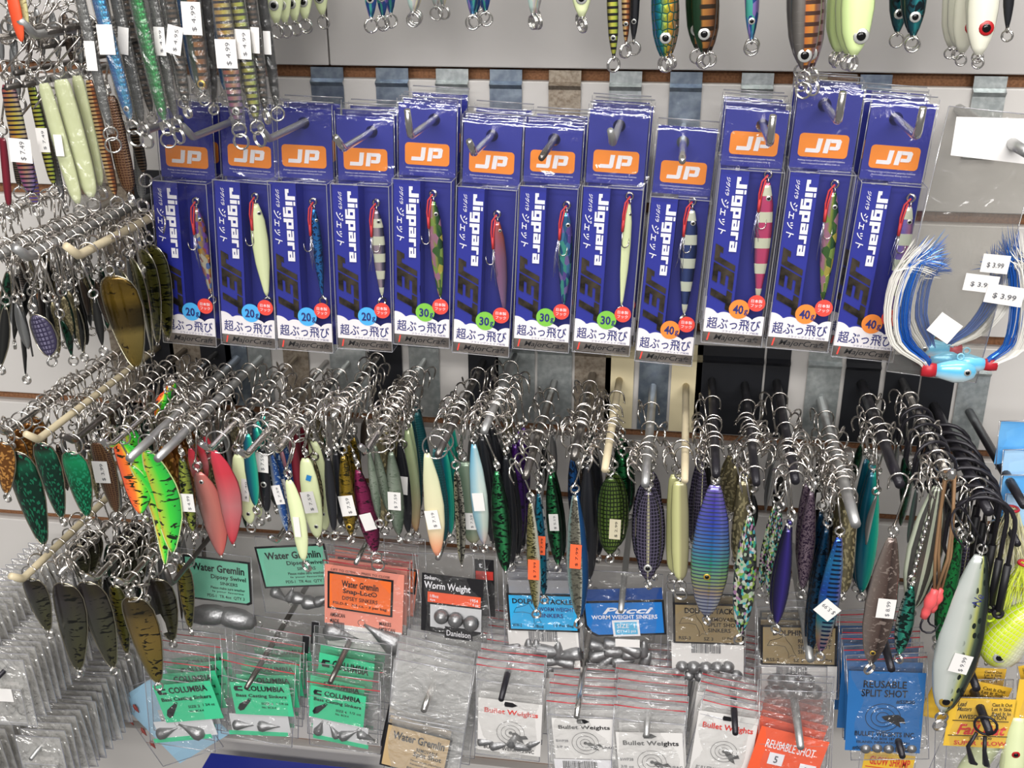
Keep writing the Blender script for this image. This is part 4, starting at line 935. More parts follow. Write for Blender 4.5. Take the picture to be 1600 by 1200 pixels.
hl('grey pink fish shaped spoon with a black eye', (310, 738), (346, 868), 46, REDGREY, 'leaf', cand=[p7, p6], dh=.185, ey=(.11, 'w', .1, .05), ring=0, bend=.1)
hl('crimson fading to grey spoon behind the grey pink one', (334, 704), (366, 850), 40, REDP2, 'leaf', cand=[p7], dh=.17, bend=.3, ring=0)
hl('red scalloped spoon edge left of the grey pink one', (297, 700), (308, 755), 18, REDP2, 'leaf', cand=[p6, p7], dh=.15, ring=0, n=2, blabel='red spoon left of the grey pink one')
hl('cream jig with printed circles and a black eye', (371, 710), (391, 818), 32, GLOW, 'slim', cand=[p8, p7], dh=.18, ey=(.84, 'w', .14, .1), st=ST(.48, .35, '$ 7.40', 13, 40, 10), n=1, blabel='cream jig behind the one with printed circles')
hl('dark green backed jig right of the cream printed one', (386, 678), (399, 790), 22, TEALL, 'slim', cand=[p8], dh=.14, n=3, blabel='dark green backed jig')
hl('black jig with a silver eye under a large white tag', (408, 700), (417, 800), 22, BLK, 'slim', cand=[p8], dh=.15, ey=(.55, 'w', .3), st=ST(.2, 0, '$ 7.59', 23, 34, 3), n=3, blabel='black jig under a white tag')
hl('narrow blue and white jig with a price sticker', (424, 710), (448, 830), 17, BLUWH, 'slim', cand=[p12, p8], dh=.17, st=ST(.5, 0, '$ 7.59', 15, 34, -6), n=2, blabel='narrow blue and white jig')
hl('pale mauve jig between the blue and the cream ones', (440, 705), (450, 800), 14, PINKG, 'slim', cand=[p12, p8], dh=.15, n=2, blabel='pale mauve jig')
hl('maroon jig behind the slim cream one', (458, 688), (472, 800), 16, MAROON, 'slim', cand=[p12], dh=.15, n=2, blabel='maroon jig')
hl('slim curved cream glow jig hanging lowest, with a ring on top', (451, 750), (476, 876), 26, GLOW, 'slim', cand=[p12], dh=.18, bend=.25, ring=2, st=ST(.55, .1, '', 10, 36, 4))
hl('broad cream glow jig with a blue mark and a price sticker', (477, 716), (496, 840), 33, GLOW, 'slim', cand=[p12], dh=.165, ey=(.84, 'w', .14, .15), st=[(.52, -.1, '$ 7.59', None, 22, 38, -6), (.22, .2, '', M('blue print', '#2a7fc0', .5), 8, 10, 20)])
hl('broad cream glow jig with a black eye, right of the blue marked one', (490, 690), (508, 828), 32, GLOW, 'slim', cand=[p12], dh=.15, ey=(.8, 'w', .14, .1), st=ST(.56, -.2, '$ 7.59', 18, 34, -4))
hl('dark chained lure right of the broad cream jigs', (512, 715), (522, 830), 18, BLK, 'slim', cand=[p12, p13], dh=.13, n=3, blabel='dark chained lure')
hl('gold zebra jig with a price sticker', (536, 712), (548, 836), 26, GOLDZ, 'jig', cand=[p13], dh=.15, ey=(.88, 'y', .25), st=ST(.6, .1, '$ 7.59', 24, 36, -8), n=3, blabel='gold zebra jig')
hl('magenta crinkle jig with a white sticker and a large ring', (559, 734), (586, 862), 34, MAG, 'jig', cand=[p13, p14], dh=.15, st=ST(.6, .1, '', 20, 30, -10), ring=3)
hl('silver edged jig right of the magenta one', (577, 705), (592, 810), 16, SILVG, 'jig', cand=[p14, p13], dh=.15, n=2, blabel='silver edged jig')
hl('olive grey jig behind the shiny bent peg', (594, 682), (601, 822), 24, GRAIN, 'bar', cand=[p14], dh=.15, n=3, blabel='olive grey jig')
hl('silver green jig with a price sticker and dark tail', (611, 706), (623, 836), 28, SILVG, 'jig', cand=[p14], dh=.175, st=ST(.56, 0, '$ 7.59', 21, 32, 3))
hl('black and green jig with a small sticker behind the silver green one', (624, 692), (638, 832), 22, BLK, 'jig', cand=[p14], dh=.16, st=ST(.45, .2, '', 12, 32, 6))
hl('pale green jig with an orange tail', (636, 672), (650, 830), 26, PALEOR, 'jig', cand=[p14], dh=.14, n=1, blabel='pale green jig with orange tail')
hl('blue green pearl jig behind the pale green one', (640, 662), (656, 795), 20, TEAL, 'slim', cand=[p14], dh=.12, n=3, blabel='blue green pearl jig')
hl('cream jig with an orange tail and a price sticker', (667, 708), (684, 868), 33, CREAMOR, 'jig', cand=[p15], dh=.18, bend=.15, st=ST(.62, 0, '$ 7.19', 22, 34, -6), ring=0)
hl('teal scaled jig right of the cream and orange one', (680, 700), (694, 846), 26, TEAL, 'jig', cand=[p15], dh=.165, ring=0)
hl('darker teal jig second behind the cream and orange one', (692, 690), (704, 834), 22, TEALL, 'jig', cand=[p15], dh=.15, n=3, blabel='darker teal jig')
hl('silver zigzag jig edge on with a ring on top', (713, 736), (722, 882), 17, ZIGZAG, 'slim', cand=[p15, p16], dh=.16, bend=.2, ring=0)
hl('broad grey green pearl jig with a white sticker', (724, 722), (740, 848), 33, GREYGR, 'bar', cand=[p16, p15], dh=.155, st=ST(.7, .1, '$ 7.59', 17, 30, 2))
hl('sky blue and white jig with a red tail', (740, 694), (756, 850), 28, SKYRED, 'jig', cand=[p16], dh=.14, st=ST(.55, 0, '', 18, 32, -2))
hl('flat black jig right of the sky blue one', (752, 682), (772, 848), 30, BLK, 'jig', cand=[p16], dh=.125, n=2, blabel='flat black jig')
hl('green holographic ribbed jig left of the orange stickered ones', (776, 736), (790, 892), 32, HOLOGR, 'jig', cand=[p16], dh=.15, ring=0)
hl('black backed jig behind the green ribbed one', (790, 712), (800, 880), 26, BLK, 'jig', cand=[p16], dh=.13, n=2, blabel='black backed jig')
hl('purple foil jig right of the green ribbed one', (804, 694), (812, 850), 26, PURP, 'jig', cand=[p16, p20], dh=.12, n=3, blabel='purple foil jig')
OS = lambda t, x=0, w=19, h=36, r=0: [(t, x, '$ 7.99', ORSTICK, w, h, r)]
hl('gold scaled jig with an orange sticker hanging low', (829, 786), (838, 952), 22, SCALEG, 'jig', cand=[p20], dh=.18, st=OS(.6, 0, 18, 37, 3), ring=1)
hl('turquoise ribbed jig with an orange sticker', (842, 772), (850, 930), 22, TEALR, 'jig', cand=[p20], dh=.165, st=OS(.48, 0, 14, 34, 4))
hl('dark jig with a green glint and a white 5.19 tag', (860, 742), (872, 882), 26, HOLOGR, 'jig', cand=[p20], dh=.14, st=ST(.5, 0, '$ 5.19', 15, 30, 0), n=1, blabel='dark jig with a green glint')
hl('silver foil jig with blue edge and an orange sticker', (899, 774), (905, 964), 36, SILVBL, 'jig', cand=[p21], dh=.155, st=OS(.47, -.1, 18, 44, 4), ring=2)
hl('deep blue foil jig behind the silver and blue one', (894, 716), (902, 830), 22, DKBLUE, 'jig', cand=[p21], dh=.13, ring=0)
hl('black jig right of the silver and blue one', (918, 726), (920, 905), 32, BLK, 'jig', cand=[p21], dh=.14, n=2, step=.02, blabel='black jig right of the silver and blue one')
hl('olive scaled spoon with a tan sticker', (954, 746), (953, 866), 44, GRSCALE, 'oval', cand=[p22], dh=.165, st=[(.66, .35, '$ 2.99', M('tan sticker', '#c8bfa4', .6), 18, 36, 2)], n=1, blabel='olive scaled spoon')
hl('dark red green spoon behind the olive scaled one', (972, 715), (972, 812), 28, HOLOGR, 'oval', cand=[p22, p23], dh=.14, n=3, blabel='dark red green spoon')
hl('black scale net spoon with a pale centre stripe', (1013, 768), (1012, 906), 42, DKSCALE, 'oval', cand=[p23], dh=.18, ey=(.86, 'w', .2), n=3, blabel='black scale net spoon')
hl('pale yellow jig with a gold clasp and ring', (1062, 752), (1063, 906), 28, PALEY, 'bar', cand=[p24], dh=.175, ring=3, n=1, blabel='pale yellow jig')
hl('large rainbow ribbed jig with a round gold eye', (1117, 758), (1104, 962), 62, BIGRAIN, 'jig', cand=[p25], dh=.172, ey=(.675, 'y', .12, -.12), th=.25)
hl('dark scaled jig left behind the rainbow ribbed one', (1098, 735), (1092, 870), 26, DKSCALE, 'jig', cand=[p25, p24], dh=.15, n=2, blabel='dark scaled jig left of the rainbow one')
hl('speckled holographic jig with cream edge', (1172, 806), (1157, 990), 36, SPECK, 'jig', cand=[p26], dh=.178, ring=2)
hl('gold grained jig behind the speckled one', (1163, 752), (1154, 880), 26, GRAIN, 'bar', cand=[p26], dh=.15, n=2, blabel='gold grained jig')
hl('brown grained jig right of the rainbow ribbed one', (1150, 728), (1143, 800), 30, GRAIN, 'jig', cand=[p26, p25], dh=.12, n=2, blabel='brown grained jig')
hl('indigo lacquer jig with a slim tail', (1232, 826), (1213, 975), 27, INDIGO, 'jig', cand=[p28], dh=.18, n=1, blabel='indigo lacquer jig')
hl('silver grained jig left of the indigo one', (1218, 800), (1202, 930), 22, SPECK, 'jig', cand=[p28], dh=.15, n=1, blabel='silver grained jig left of the indigo one')
hl('purple lace jig with a pale edge', (1268, 768), (1254, 920), 27, LACE, 'jig', cand=[p28, p29], dh=.15, n=2, blabel='purple lace jig')
hl('blue rainbow ribbed jig with a tilted diamond sticker', (1311, 840), (1282, 1018), 34, BLRAIN, 'jig', cand=[p29], dh=.19, st=ST(.6, -.1, '$ 5.99', 30, 32, -52))
hl('navy teal foil jig left of the blue rainbow one', (1292, 826), (1266, 1020), 26, NAVYT, 'jig', cand=[p29], dh=.175, n=2, blabel='navy teal foil jig')
hl('smoky jig with a white tag above the blue rainbow one', (1290, 780), (1282, 900), 24, DARKB, 'slim', cand=[p29], dh=.15, st=ST(.1, .1, '', 18, 30, 3), n=3, blabel='smoky jig above the blue rainbow one')
hl('teal lacquered jig with a green belly', (1364, 738), (1346, 925), 36, TEALL, 'jig', cand=[p30, p29], dh=.14, n=2, blabel='teal lacquered jig with green belly')
hl('dark olive jig behind the thick zinc peg', (1328, 790), (1318, 925), 26, GRAIN, 'bar', cand=[p29], dh=.17, n=3, blabel='dark olive jig')
hl('brown marbled jig with an 8.99 sticker', (1394, 840), (1361, 1036), 50, BROWNS, 'jig', cand=[p30], dh=.18, ey=(.9, 'y', .12, -.05), st=ST(.52, .25, '$ 8.99', 28, 36, 0), ring=2)
hl('smoky jig with pale glow bars along it', (1466, 760), (1426, 950), 56, GLOWB, 'jig', cand=[p31, p30], dh=.17, th=.3)
hl('turquoise holographic jig below the glow barred one', (1424, 915), (1405, 1022), 28, HOLOT, 'jig', cand=[p31, p30], dh=.18, dz0=.09)
hl('grass green jig behind the red beads', (1500, 842), (1466, 1005), 26, LURGR, 'jig', cand=[p31], dh=.17, n=1, blabel='grass green jig')
hl('blue scaled jig left of the big sardine lure', (1512, 852), (1488, 985), 20, DKSCALE, 'jig', cand=[p31, p32], dh=.17, n=1, blabel='blue scaled jig left of the sardine lure')
big = hl('big silver white sardine lure with a 9.99 sticker', (1532, 868), (1474, 1112), 74, SARD, 'jig', cand=[p32], dh=.19, ey=(.915, 'y', .19, -.05), st=ST(.64, .1, '$ 9.99', 30, 36, 8), ring=3, th=.36, hook=None, dz0=.05, rb=.012, hm=BLKWIRE)
text('maker_lettering', 'Ne', big, .0, -.028, .010, .006, NAVY, -.0155, -80, shear=.3)

# chains of bare hooks filling the back of each peg
def bare(p, n, d0, d1, label, mat=NICKEL, rb=.0066, r=.0008, length=.030):
    for k in range(n):
        d = d0 + (d1 - d0) * k / max(1, n - 1); A = p.at(d); x = rnd.uniform(-.004, .004)
        o = thing('hooked_lure', label, 'fishing lure', Matrix.Translation(A + V((x, 0, -length - rnd.uniform(0, .006)))), label)
        e = V((0, 0, 0)); treble(o, e, V((-x, 0, -(o.matrix_world.translation.z - A.z))), p.r, mat, rb, r, 'hook')
        split_ring(o, -.0035, .0034, 0, rnd.uniform(-1, 1))
        L = rnd.uniform(.03, .055); mt = rnd.choice([DARKB, F_SILV, F_GREY, F_DKST, DARKG, GRAIN, F_SILV])
        a = rnd.uniform(.0025, .0055); b = body(L, a, a * .3, rnd.choice(['slim', 'jig', 'leaf']), 0, 14, 8)
        ob = b.build('blade', mt, o, True, (0, 0, -.0075)); ob.rotation_euler = (rnd.uniform(-.08, .08), rnd.uniform(-.12, .12), rnd.uniform(-1.2, 1.2))
for p, n, d0, d1, lb in [(QA, 13, .05, .17, 'thick zinc peg at the left edge'), (QB, 14, .04, .185, 'bent zinc peg at the left'), (QC, 8, .03, .12, 'cream peg over the gold spoons'), (QD, 11, .04, .16, 'steel peg under the cream glow jigs'),
                         (p1, 11, .03, .15, 'shiny peg at the left edge'), (p2, 11, .03, .16, 'cream peg over the green spoons'), (p3, 10, .03, .15, 'dark peg right of the cream one'), (p4, 8, .03, .15, 'fire tiger peg'), (p5, 7, .03, .13, 'left thick zinc peg'),
                         (p6, 8, .03, .15, 'right thick zinc peg'), (p7, 7, .03, .15, 'peg over the grey pink spoon'), (p8, 5, .03, .12, 'peg over the printed cream jig'), (p12, 5, .03, .12, 'peg over the broad cream jigs'), (p13, 4, .03, .10, 'peg left of the gold zebra jig'),
                         (p14, 4, .03, .10, 'peg between magenta and silver jigs'), (p15, 4, .03, .11, 'dark peg over the cream and orange jig'), (p16, 3, .03, .09, 'zinc peg over the sky blue jig'), (p20, 4, .03, .12, 'peg over the first orange stickers'), (p21, 4, .03, .11, 'peg over the second orange sticker'),
                         (p22, 3, .04, .10, 'cream peg over the olive spoon'), (p23, 3, .05, .13, 'peg over the scale net spoon'), (p25, 3, .05, .13, 'peg over the rainbow jig'), (p26, 3, .05, .13, 'peg over the speckled jig'), (p28, 4, .04, .13, 'peg over the indigo jig'),
                         (p29, 4, .04, .13, 'long thick zinc peg'), (p30, 4, .04, .13, 'peg over the brown marbled jig'), (p31, 4, .04, .12, 'peg over the glow barred jig'),
                         (l1, 8, .05, .17, 'long cream peg at the lower left'), (l2, 8, .05, .17, 'peg over the left tiger spoons'), (l3, 8, .05, .16, 'peg over the middle tiger spoon'), (l4, 6, .05, .16, 'peg over the olive tiger spoon')]:
    bare(p, n, d0, d1, 'small hooked lure on the ' + lb)
# hooks left over on the right hand pegs: big black ones
def bighook(label, p, d, L, R, rot=0, mat=BLKWIRE, r=.0013, g=None):
    A = p.at(d); o = thing('assist_hook', label, 'fishing hook', Matrix.Translation(A) @ Matrix.Rotation(rot, 4, 'Z'), g)
    mb = MB(); pts = [V((R, 0, -L)), V((R, 0, -R))] + [V((R * math.cos(a), 0, -R + p.r + r + R * math.sin(a))) for a in [math.pi * k / 10 for k in range(11)]] + [V((-R, 0, -R * 1.6)), V((-R * .8, 0, -R * 2.1))]
    mb.tube(pts, [r] * 14 + [r * .2], 7); mb.ring((R, 0, -L - .003), (0, 1, 0), .003, r, 12, 5); mb.build('hook', mat, o, True)
    mb = MB(); mb.tube([(R, 0, -L * .55), (R, 0, -L)], r * 1.7, 7); mb.build('whipping', M('black thread', '#141317', .5), o, True)
    return o
for k in range(9):
    bighook('big black single hook arching over the right hand black peg', p32, .055 + .0155 * k, .085, .0195 + .0015 * (k % 3), rnd.uniform(-.5, .1), r=.0017, g='big black hooks')
for k in range(6):
    bighook('black single hook over the bent steel peg', p31, .07 + .016 * k, .05, .0135, rnd.uniform(-.4, .4), g='black hooks on the bent steel peg')

# gold spoons, tiger spoons and dark blades at the left
hl('large gold lacquered spoon with a dark middle, front of its bunch', (174, 432), (213, 573), 66, GOLDL, 'spoon', cand=[QC], dh=.185, edge=1, dz0=.06, ring=0)
hl('olive barred spoon edge right behind the gold spoon', (190, 424), (224, 566), 44, GREENB, 'spoon', cand=[QC], dh=.17, edge=1, dz0=.05, yaw=-50, ring=0)
hl('gold green spoon third in the gold bunch', (206, 404), (238, 552), 44, GREENB, 'spoon', cand=[QC], dh=.155, edge=1, dz0=.05, yaw=-48, ring=0)
hl('olive spoon beside the first blue pack', (222, 390), (246, 535), 44, GREENB, 'spoon', cand=[QC], dh=.14, edge=1, dz0=.05, yaw=-30, ring=0, n=1, blabel='olive spoon beside the first blue pack')
hl('brown tiger spoon, leftmost of the low front row', (98, 912), (122, 1046), 54, BROWNT, 'spoon', cand=[l2], dh=.185, edge=1, dz0=.03)
hl('dark tiger spoon with a violet sheen, middle of the low row', (133, 910), (176, 1042), 52, BROWNT, 'spoon', cand=[l2, l3], fd=.186, edge=1, dz0=.035)
hl('olive tiger spoon hanging lowest beside the green bags', (204, 934), (246, 1066), 56, GOLDT, 'spoon', cand=[l4], fd=.189, edge=1, dz0=.04)
hl('dark tiger spoon behind the olive one with a small sticker', (240, 905), (268, 1000), 48, BROWNT, 'spoon', cand=[l4], dh=.16, edge=1, st=ST(.72, -.35, '', 14, 34, -14))
hl('small green barred spoon behind the middle tiger spoon', (178, 915), (198, 1020), 28, GREENB, 'spoon', cand=[l3], dh=.165, edge=1)
hl('brown spoon edge next to the green labelled bag', (284, 880), (297, 980), 26, GREENB, 'spoon', cand=[l5], dh=.15, edge=1)
hl('dark spoon half hidden at the far left of the low row', (45, 905), (75, 985), 40, BROWNT, 'spoon', cand=[l1], dh=.19, edge=1)
hl('small dark spoon between the low row spoons and the cream peg', (118, 852), (130, 905), 34, BROWNT, 'spoon', cand=[l2], dh=.14, edge=1, n=2, blabel='small dark spoon above the low row')
hl('dark bronze spoon above the olive tiger spoon', (180, 850), (192, 930), 36, BROWNT, 'spoon', cand=[l3], dh=.14, edge=1, n=3, blabel='dark bronze spoon above the olive one')
hl('violet scale net oval blade among the dark spinners', (54, 492), (78, 556), 40, SPV, 'oval', cand=[QB], dh=.185, edge=1, dz0=.05)
for i, (x, y, x2, y2, w, mt) in enumerate([(12, 425, 4, 520, 16, DARKG), (26, 430, 22, 530, 18, DARKB), (44, 440, 36, 500, 16, DARKB), (70, 440, 84, 545, 18, DARKB), (88, 440, 100, 530, 14, LM('red fleck blade', '#4a2c2c', None, ('glitter', '#b08878', 8, 3, .3), .5)), (100, 455, 118, 530, 18, DARKG),
                                          (112, 430, 128, 500, 16, DARKB), (126, 440, 142, 510, 14, DARKB), (138, 430, 156, 505, 18, DARKG), (8, 480, 2, 570, 18, DARKB), (30, 490, 40, 585, 16, DARKB), (96, 500, 112, 555, 18, DARKG), (120, 480, 130, 550, 16, DARKB), (148, 470, 160, 540, 14, DARKB)]):
    hl('dark spinner blade with faint glints hanging left of the gold spoons', (x, y), (x2, y2), w, mt, 'leaf', cand=[QB, QC, QA], ring=1, group='dark spinner blades', dz0=.045, edge=i % 3 == 0, yaw=rnd.uniform(-40, 40))

# red beads and cords by the glow barred jig
for lb, q0, q1, d in (('left of two red rubber beads on a tan cord loop', (1462, 920), (1443, 965), .185), ('right of two red rubber beads on a tan cord loop', (1470, 918), (1455, 955), .18)):
    T, B = P(*q0, d), P(*q1, d); m = frame(T, V((1, 0, 0)), T - B); L = (T - B).length
    o = thing('bead_rig', lb, 'fishing rig', m)
    mb = MB(); mb.lathe([(.0012, 0), (.0028, -.001), (.003, -.004), (.0042, -L * .3), (.0046, -L * .45), (.0036, -L * .6), (.003, -L * .66), (.0034, -L * .8), (.0026, -L)], 14); mb.build('bead', M('red rubber', '#e05a5c', .35), o, True)
    A = m.inverted() @ p31.at(d)
    mb = MB(); mb.tube([V((.001, 0, 0)), A * .3 + V((.006, 0, 0)), A * .7 + V((.006, 0, 0)), A + V((.003, 0, .004)), A + V((-.002, 0, .003)), A * .7 + V((-.003, 0, 0)), A * .3 + V((-.003, 0, 0)), (-.001, 0, 0)], .0012, 6); mb.build('cord', M('tan cord', '#8a6a4a', .7), o, True)
    mb = MB(); mb.tube([(0, 0, -L), (0, 0, -L - .006)] + [(.006 - .006 * math.cos(a), 0, -L - .006 - .006 * math.sin(a)) for a in (.5, 1, 1.6, 2.2, 2.8)] + [(.0125, 0, -L - .002)], [.0008] * 7 + [.0002], 6); mb.build('hook', BLKWIRE, o, True)

# ---------------------------------------------------------------- bagged sinkers
GRN = M('mint print', '#3fc08c', .5, coat=.3); GRNW = M('pale teal print', '#6fb89c', .5, coat=.3)
ORL = M('orange label print', '#f0702c', .5, coat=.3); PINKB = M('salmon bag print', '#e8907c', .5, coat=.3)
CYAN = M('cyan label print', '#2ca8e0', .5, coat=.3); COBALT = M('cobalt label print', '#1674c4', .45, coat=.4)
TAN = M('brown label print', '#8c7a58', .5, coat=.3); KRAFT = M('tan label print', '#c0a478', .5, coat=.3)
RSS = M('blue bag print', '#2468a8', .5, coat=.4); YEL = M('yellow card', '#e8bc3c', .5); RLET = M('red lettering', '#d23c34', .5)
BAGW = M('white bag print', '#dedbd8', .55, coat=.2); ORB = M('orange red bag print', '#ec5c34', .5, coat=.3)
GREYP = M('grey paper', '#c8c8ca', .6)
ZIPR = M('red zip line', '#b8323c', .45); ZIPC = EDGE
MILK = clear('milky bag film', haze=.16, gloss=.07, rough=.13, bump=.9, bscale=55)
THINF = clear('thin bag film', haze=.022, gloss=.055, rough=.12, bump=.9, bscale=55)
class Bag: pass
def bag(label, TL, TR, BL, d, puff=.0035, group=None, zips=(), film=None, name='sinker_bag', cat='bag of sinkers', seam=True):
    a, b, c = P(*TL, d), P(*TR, d), P(*BL, d)
    m = frame((a + b) / 2, b - a, a - c); B = Bag(); B.m = m; B.d = d; B.inv = m.inverted(); B.W = (b - a).length; B.H = (a - c).length
    o = thing(name, label, cat, m, group); B.o = o; W, Hh = B.W, B.H
    mb = MB(); nx, nz = 8, 12; sd = rnd.random() * 9
    for s_ in (-1, 1):
        vs = []
        for i in range(nz + 1):
            for j in range(nx + 1):
                u, v = j / nx, i / nz; e = max(0, (1 - (2 * u - 1) ** 4)) * min(1, (1 - v) * 5) * (.25 + .75 * v)
                wob = .0007 * math.sin(u * 7 + v * 5 + sd) + .0005 * math.sin(v * 13 + sd * 2 - u * 4)
                vs.append(((u - .5) * W * (1 + .015 * math.sin(v * 6 + sd)), s_ * (puff * e + .0003) + wob, -v * Hh))
        fs = []
        for i in range(nz):
            for j in range(nx):
                q = (i * (nx + 1) + j, i * (nx + 1) + j + 1, (i + 1) * (nx + 1) + j + 1, (i + 1) * (nx + 1) + j); fs.append(q if s_ < 0 else q[::-1])
        mb.add(vs, fs)
    if seam:
        for e in (((-W / 2, 0, 0), (-W / 2, 0, -Hh)), ((W / 2, 0, 0), (W / 2, 0, -Hh)), ((-W / 2, 0, -Hh), (W / 2, 0, -Hh)), ((-W / 2, 0, 0), (W / 2, 0, 0))): mb.tube(e, .0004, 4, 1)
    mb.build('film', [film or THINF, EDGE], o, True)
    for v, mt in zips:
        mb = MB(); mb.tube([(-W / 2, -.0012, -v * Hh), (-W / 6, -.0016, -v * Hh - .0006), (W / 6, -.0012, -v * Hh - .0003), (W / 2, -.0012, -v * Hh)], .0005, 5); mb.build('zip_strip', mt, o, True)
    return B
def loc(B, px): return B.inv @ P(px[0], px[1], B.d)
def card(B, TL, TR, BL, mat, lines=(), y=-.0016, border=None, name='label_card', shape=None, thick=.0003):
    a, b, c = loc(B, TL), loc(B, TR), loc(B, BL)
    ang = math.atan2(-(b.z - a.z), b.x - a.x); W = math.hypot(b.x - a.x, b.z - a.z); Hh = math.hypot(c.x - a.x, c.z - a.z)
    # local card frame: origin upper left
    e = obj(name, None, B.o) if False else None
    mb = MB()
    if shape: pl = [(u * W, -v * Hh) for u, v in shape]
    else: pl = [(0, 0), (W, 0), (W, -Hh), (0, -Hh)]
    if border:
        cx = sum(p[0] for p in pl) / len(pl); cz = sum(p[1] for p in pl) / len(pl); k = .0019
        big = [(x + (k if x > cx else -k), z + (k if z > cz else -k)) for x, z in pl]
        mb.prism(big, 0, thick, 1); mb.prism(pl, -.0002, thick * .5, 0)
        o = mb.build(name, [mat, border], B.o)
    else:
        mb.prism(pl, 0, thick); o = mb.build(name, [mat], B.o)
    o.location = (a.x, y, a.z); o.rotation_euler = (0, ang, 0)
    for t in lines:
        s, u, v, w, h, mt = t[:6]; kw = dict(t[6]) if len(t) > 6 else {}
        kw['bold'] = min(.026, kw.get('bold', .006) * 1.35 + .003)
        text('lettering', s, o, u * W, -v * Hh, w * W if w else 0, h * Hh if h else 0, mt, -.0005, **kw)
    o['W'] = W; o['Hh'] = Hh
    return o
def emblem(card_, polys, mat, name='emblem', y=-.0005):
    W, Hh = card_['W'], card_['Hh']; mb = MB()
    for k, pl in enumerate(polys): mb.prism([(u * W, -v * Hh) for u, v in pl], y - .00002 * k, y + .0002)
    return mb.build(name, mat, card_)
def lines_emblem(card_, paths, mat, r=.00018, name='emblem'):
    W, Hh = card_['W'], card_['Hh']; mb = MB()
    for p in paths: mb.tube([(u * W, -.0005, -v * Hh) for u, v in p], r, 4)
    return mb.build(name, mat, card_)
def circ(cx, cy, r, asp, n=26, a0=0, a1=360): return [(cx + r * math.cos(math.radians(a0 + (a1 - a0) * k / n)), cy + r * asp * math.sin(math.radians(a0 + (a1 - a0) * k / n))) for k in range(n + 1)]
def barcode(card_, u0, v0, u1, v1, mat=None, n=24):
    W, Hh = card_['W'], card_['Hh']; mb = MB(); x = u0; r = random.Random(5)
    while x < u1 - .01:
        w = (u1 - u0) / n * r.choice([.25, .4, .7]); mb.box((x * W, -.0005, -v1 * Hh), ((x + w) * W, -.0003, -v0 * Hh)); x += w + (u1 - u0) / n * r.choice([.3, .45, .6])
    return mb.build('barcode', mat or BLACK, card_)
def backs(B, n, step, label, group=None, jit=.003, skip=('lettering', 'emblem', 'barcode'), up=.0):
    for k in range(n):
        c = copy_tree(B.o, None, skip)
        c.matrix_world = Matrix.Translation((rnd.uniform(-jit, jit), step * (k + 1), up * (k + 1) + rnd.uniform(-jit, jit) * .5)) @ B.m @ Matrix.Rotation(rnd.uniform(-.03, .03), 4, 'Y')
        c['label'] = label; c['group'] = group or label
SINKM = {}
def sinkers(B, spec, label, group, kind, name='lead_sinker'):
    for (px, py, size, rot) in spec:
        q = loc(B, (px, py)); s = size * S(px, py, B.d) * 1.18
        m = B.m @ Matrix.Translation((q.x, -.0004 + rnd.uniform(-.0004, .0004), q.z)) @ Matrix.Rotation(math.radians(rot), 4, 'Y')
        o = thing(name, label, 'sinker', m, group); key = (kind, round(s, 4))
        if key not in SINKM:
            mb = MB()
            if kind == 'bullet': mb.lathe([(.05 * s, .5 * s), (.13 * s, .42 * s), (.22 * s, .15 * s), (.28 * s, -.2 * s), (.29 * s, -.42 * s), (.24 * s, -.5 * s), (.08 * s, -.46 * s)], 14)
            elif kind == 'ball': mb.lathe([(.02 * s, .5 * s), (.25 * s, .433 * s), (.43 * s, .25 * s), (.5 * s, .06 * s), (.44 * s, .03 * s), (.44 * s, -.03 * s), (.5 * s, -.06 * s), (.43 * s, -.25 * s), (.25 * s, -.433 * s), (.02 * s, -.5 * s)], 16, 0, Matrix.Rotation(1.2, 4, 'X'))
            elif kind == 'egg': mb.lathe([(.04 * s, .5 * s), (.16 * s, .42 * s), (.24 * s, .15 * s), (.24 * s, -.15 * s), (.16 * s, -.42 * s), (.04 * s, -.5 * s)], 16)
            elif kind == 'drop': mb.lathe([(.03 * s, .5 * s), (.07 * s, .3 * s), (.16 * s, .05 * s), (.26 * s, -.22 * s), (.24 * s, -.38 * s), (.1 * s, -.48 * s), (.03 * s, -.5 * s)], 16)
            elif kind == 'flat': mb.lathe([(.1 * s, .5 * s), (.3 * s, .3 * s), (.42 * s, -.1 * s), (.3 * s, -.42 * s), (.08 * s, -.5 * s)], 12, 0, Matrix.Scale(.5, 4, (0, 1, 0)))
            SINKM[key] = mb.mesh('sinker_body', LEAD, True)
        obj('body', SINKM[key], o)
        if kind in ('egg', 'drop'):
            mb = MB(); mb.ring((0, 0, .56 * s), (0, 1, 0), .06 * s + .0008, .0004, 12, 4); mb.build('wire_eye', STEEL, o, True)
BR = M('brass wire', '#c8a850', .3, 1)

b1p = peg('bent peg in front of the second green labelled bag', 432, 846, .15, 's', .0025, 'u')
b3p = peg('peg through the orange labelled bag', 556, 880, .15, 's', .0024, 's')
b4p = peg('peg through the black labelled bag', 684, 872, .15, 's', .0028, 's')
GL = [('Water Gremlin', .52, .2, .84, .19, BLACK, dict(bold=.02)), ('Dipsey Swivel', .68, .42, .56, .14, BLACK, dict(bold=.01)), ('SINKERS', .68, .56, .28, .08, BLACK), ('Please make sure weather', .66, .68, .55, .07, BLACK), ('Is your favorite', .66, .78, .5, .06, BLACK), ('PDS-1  TR 4oz  QTY 3', .62, .9, .6, .09, BLACK)]
B = bag('bag with a teal label holding two big egg sinkers, lower left', (276, 858), (392, 868), (286, 985), .115, .005, film=FILM)
card(B, (290, 868), (388, 880), (296, 930), GRNW, GL, border=BLACK, shape=[(0, 0), (1, 0), (1, .95), (.94, 1), (.1, 1), (0, .82)])
sinkers(B, [(328, 960, 58, 82), (368, 966, 58, 98)], 'big egg sinker in the bag with the teal label', 'egg sinkers in the teal bag', 'egg')
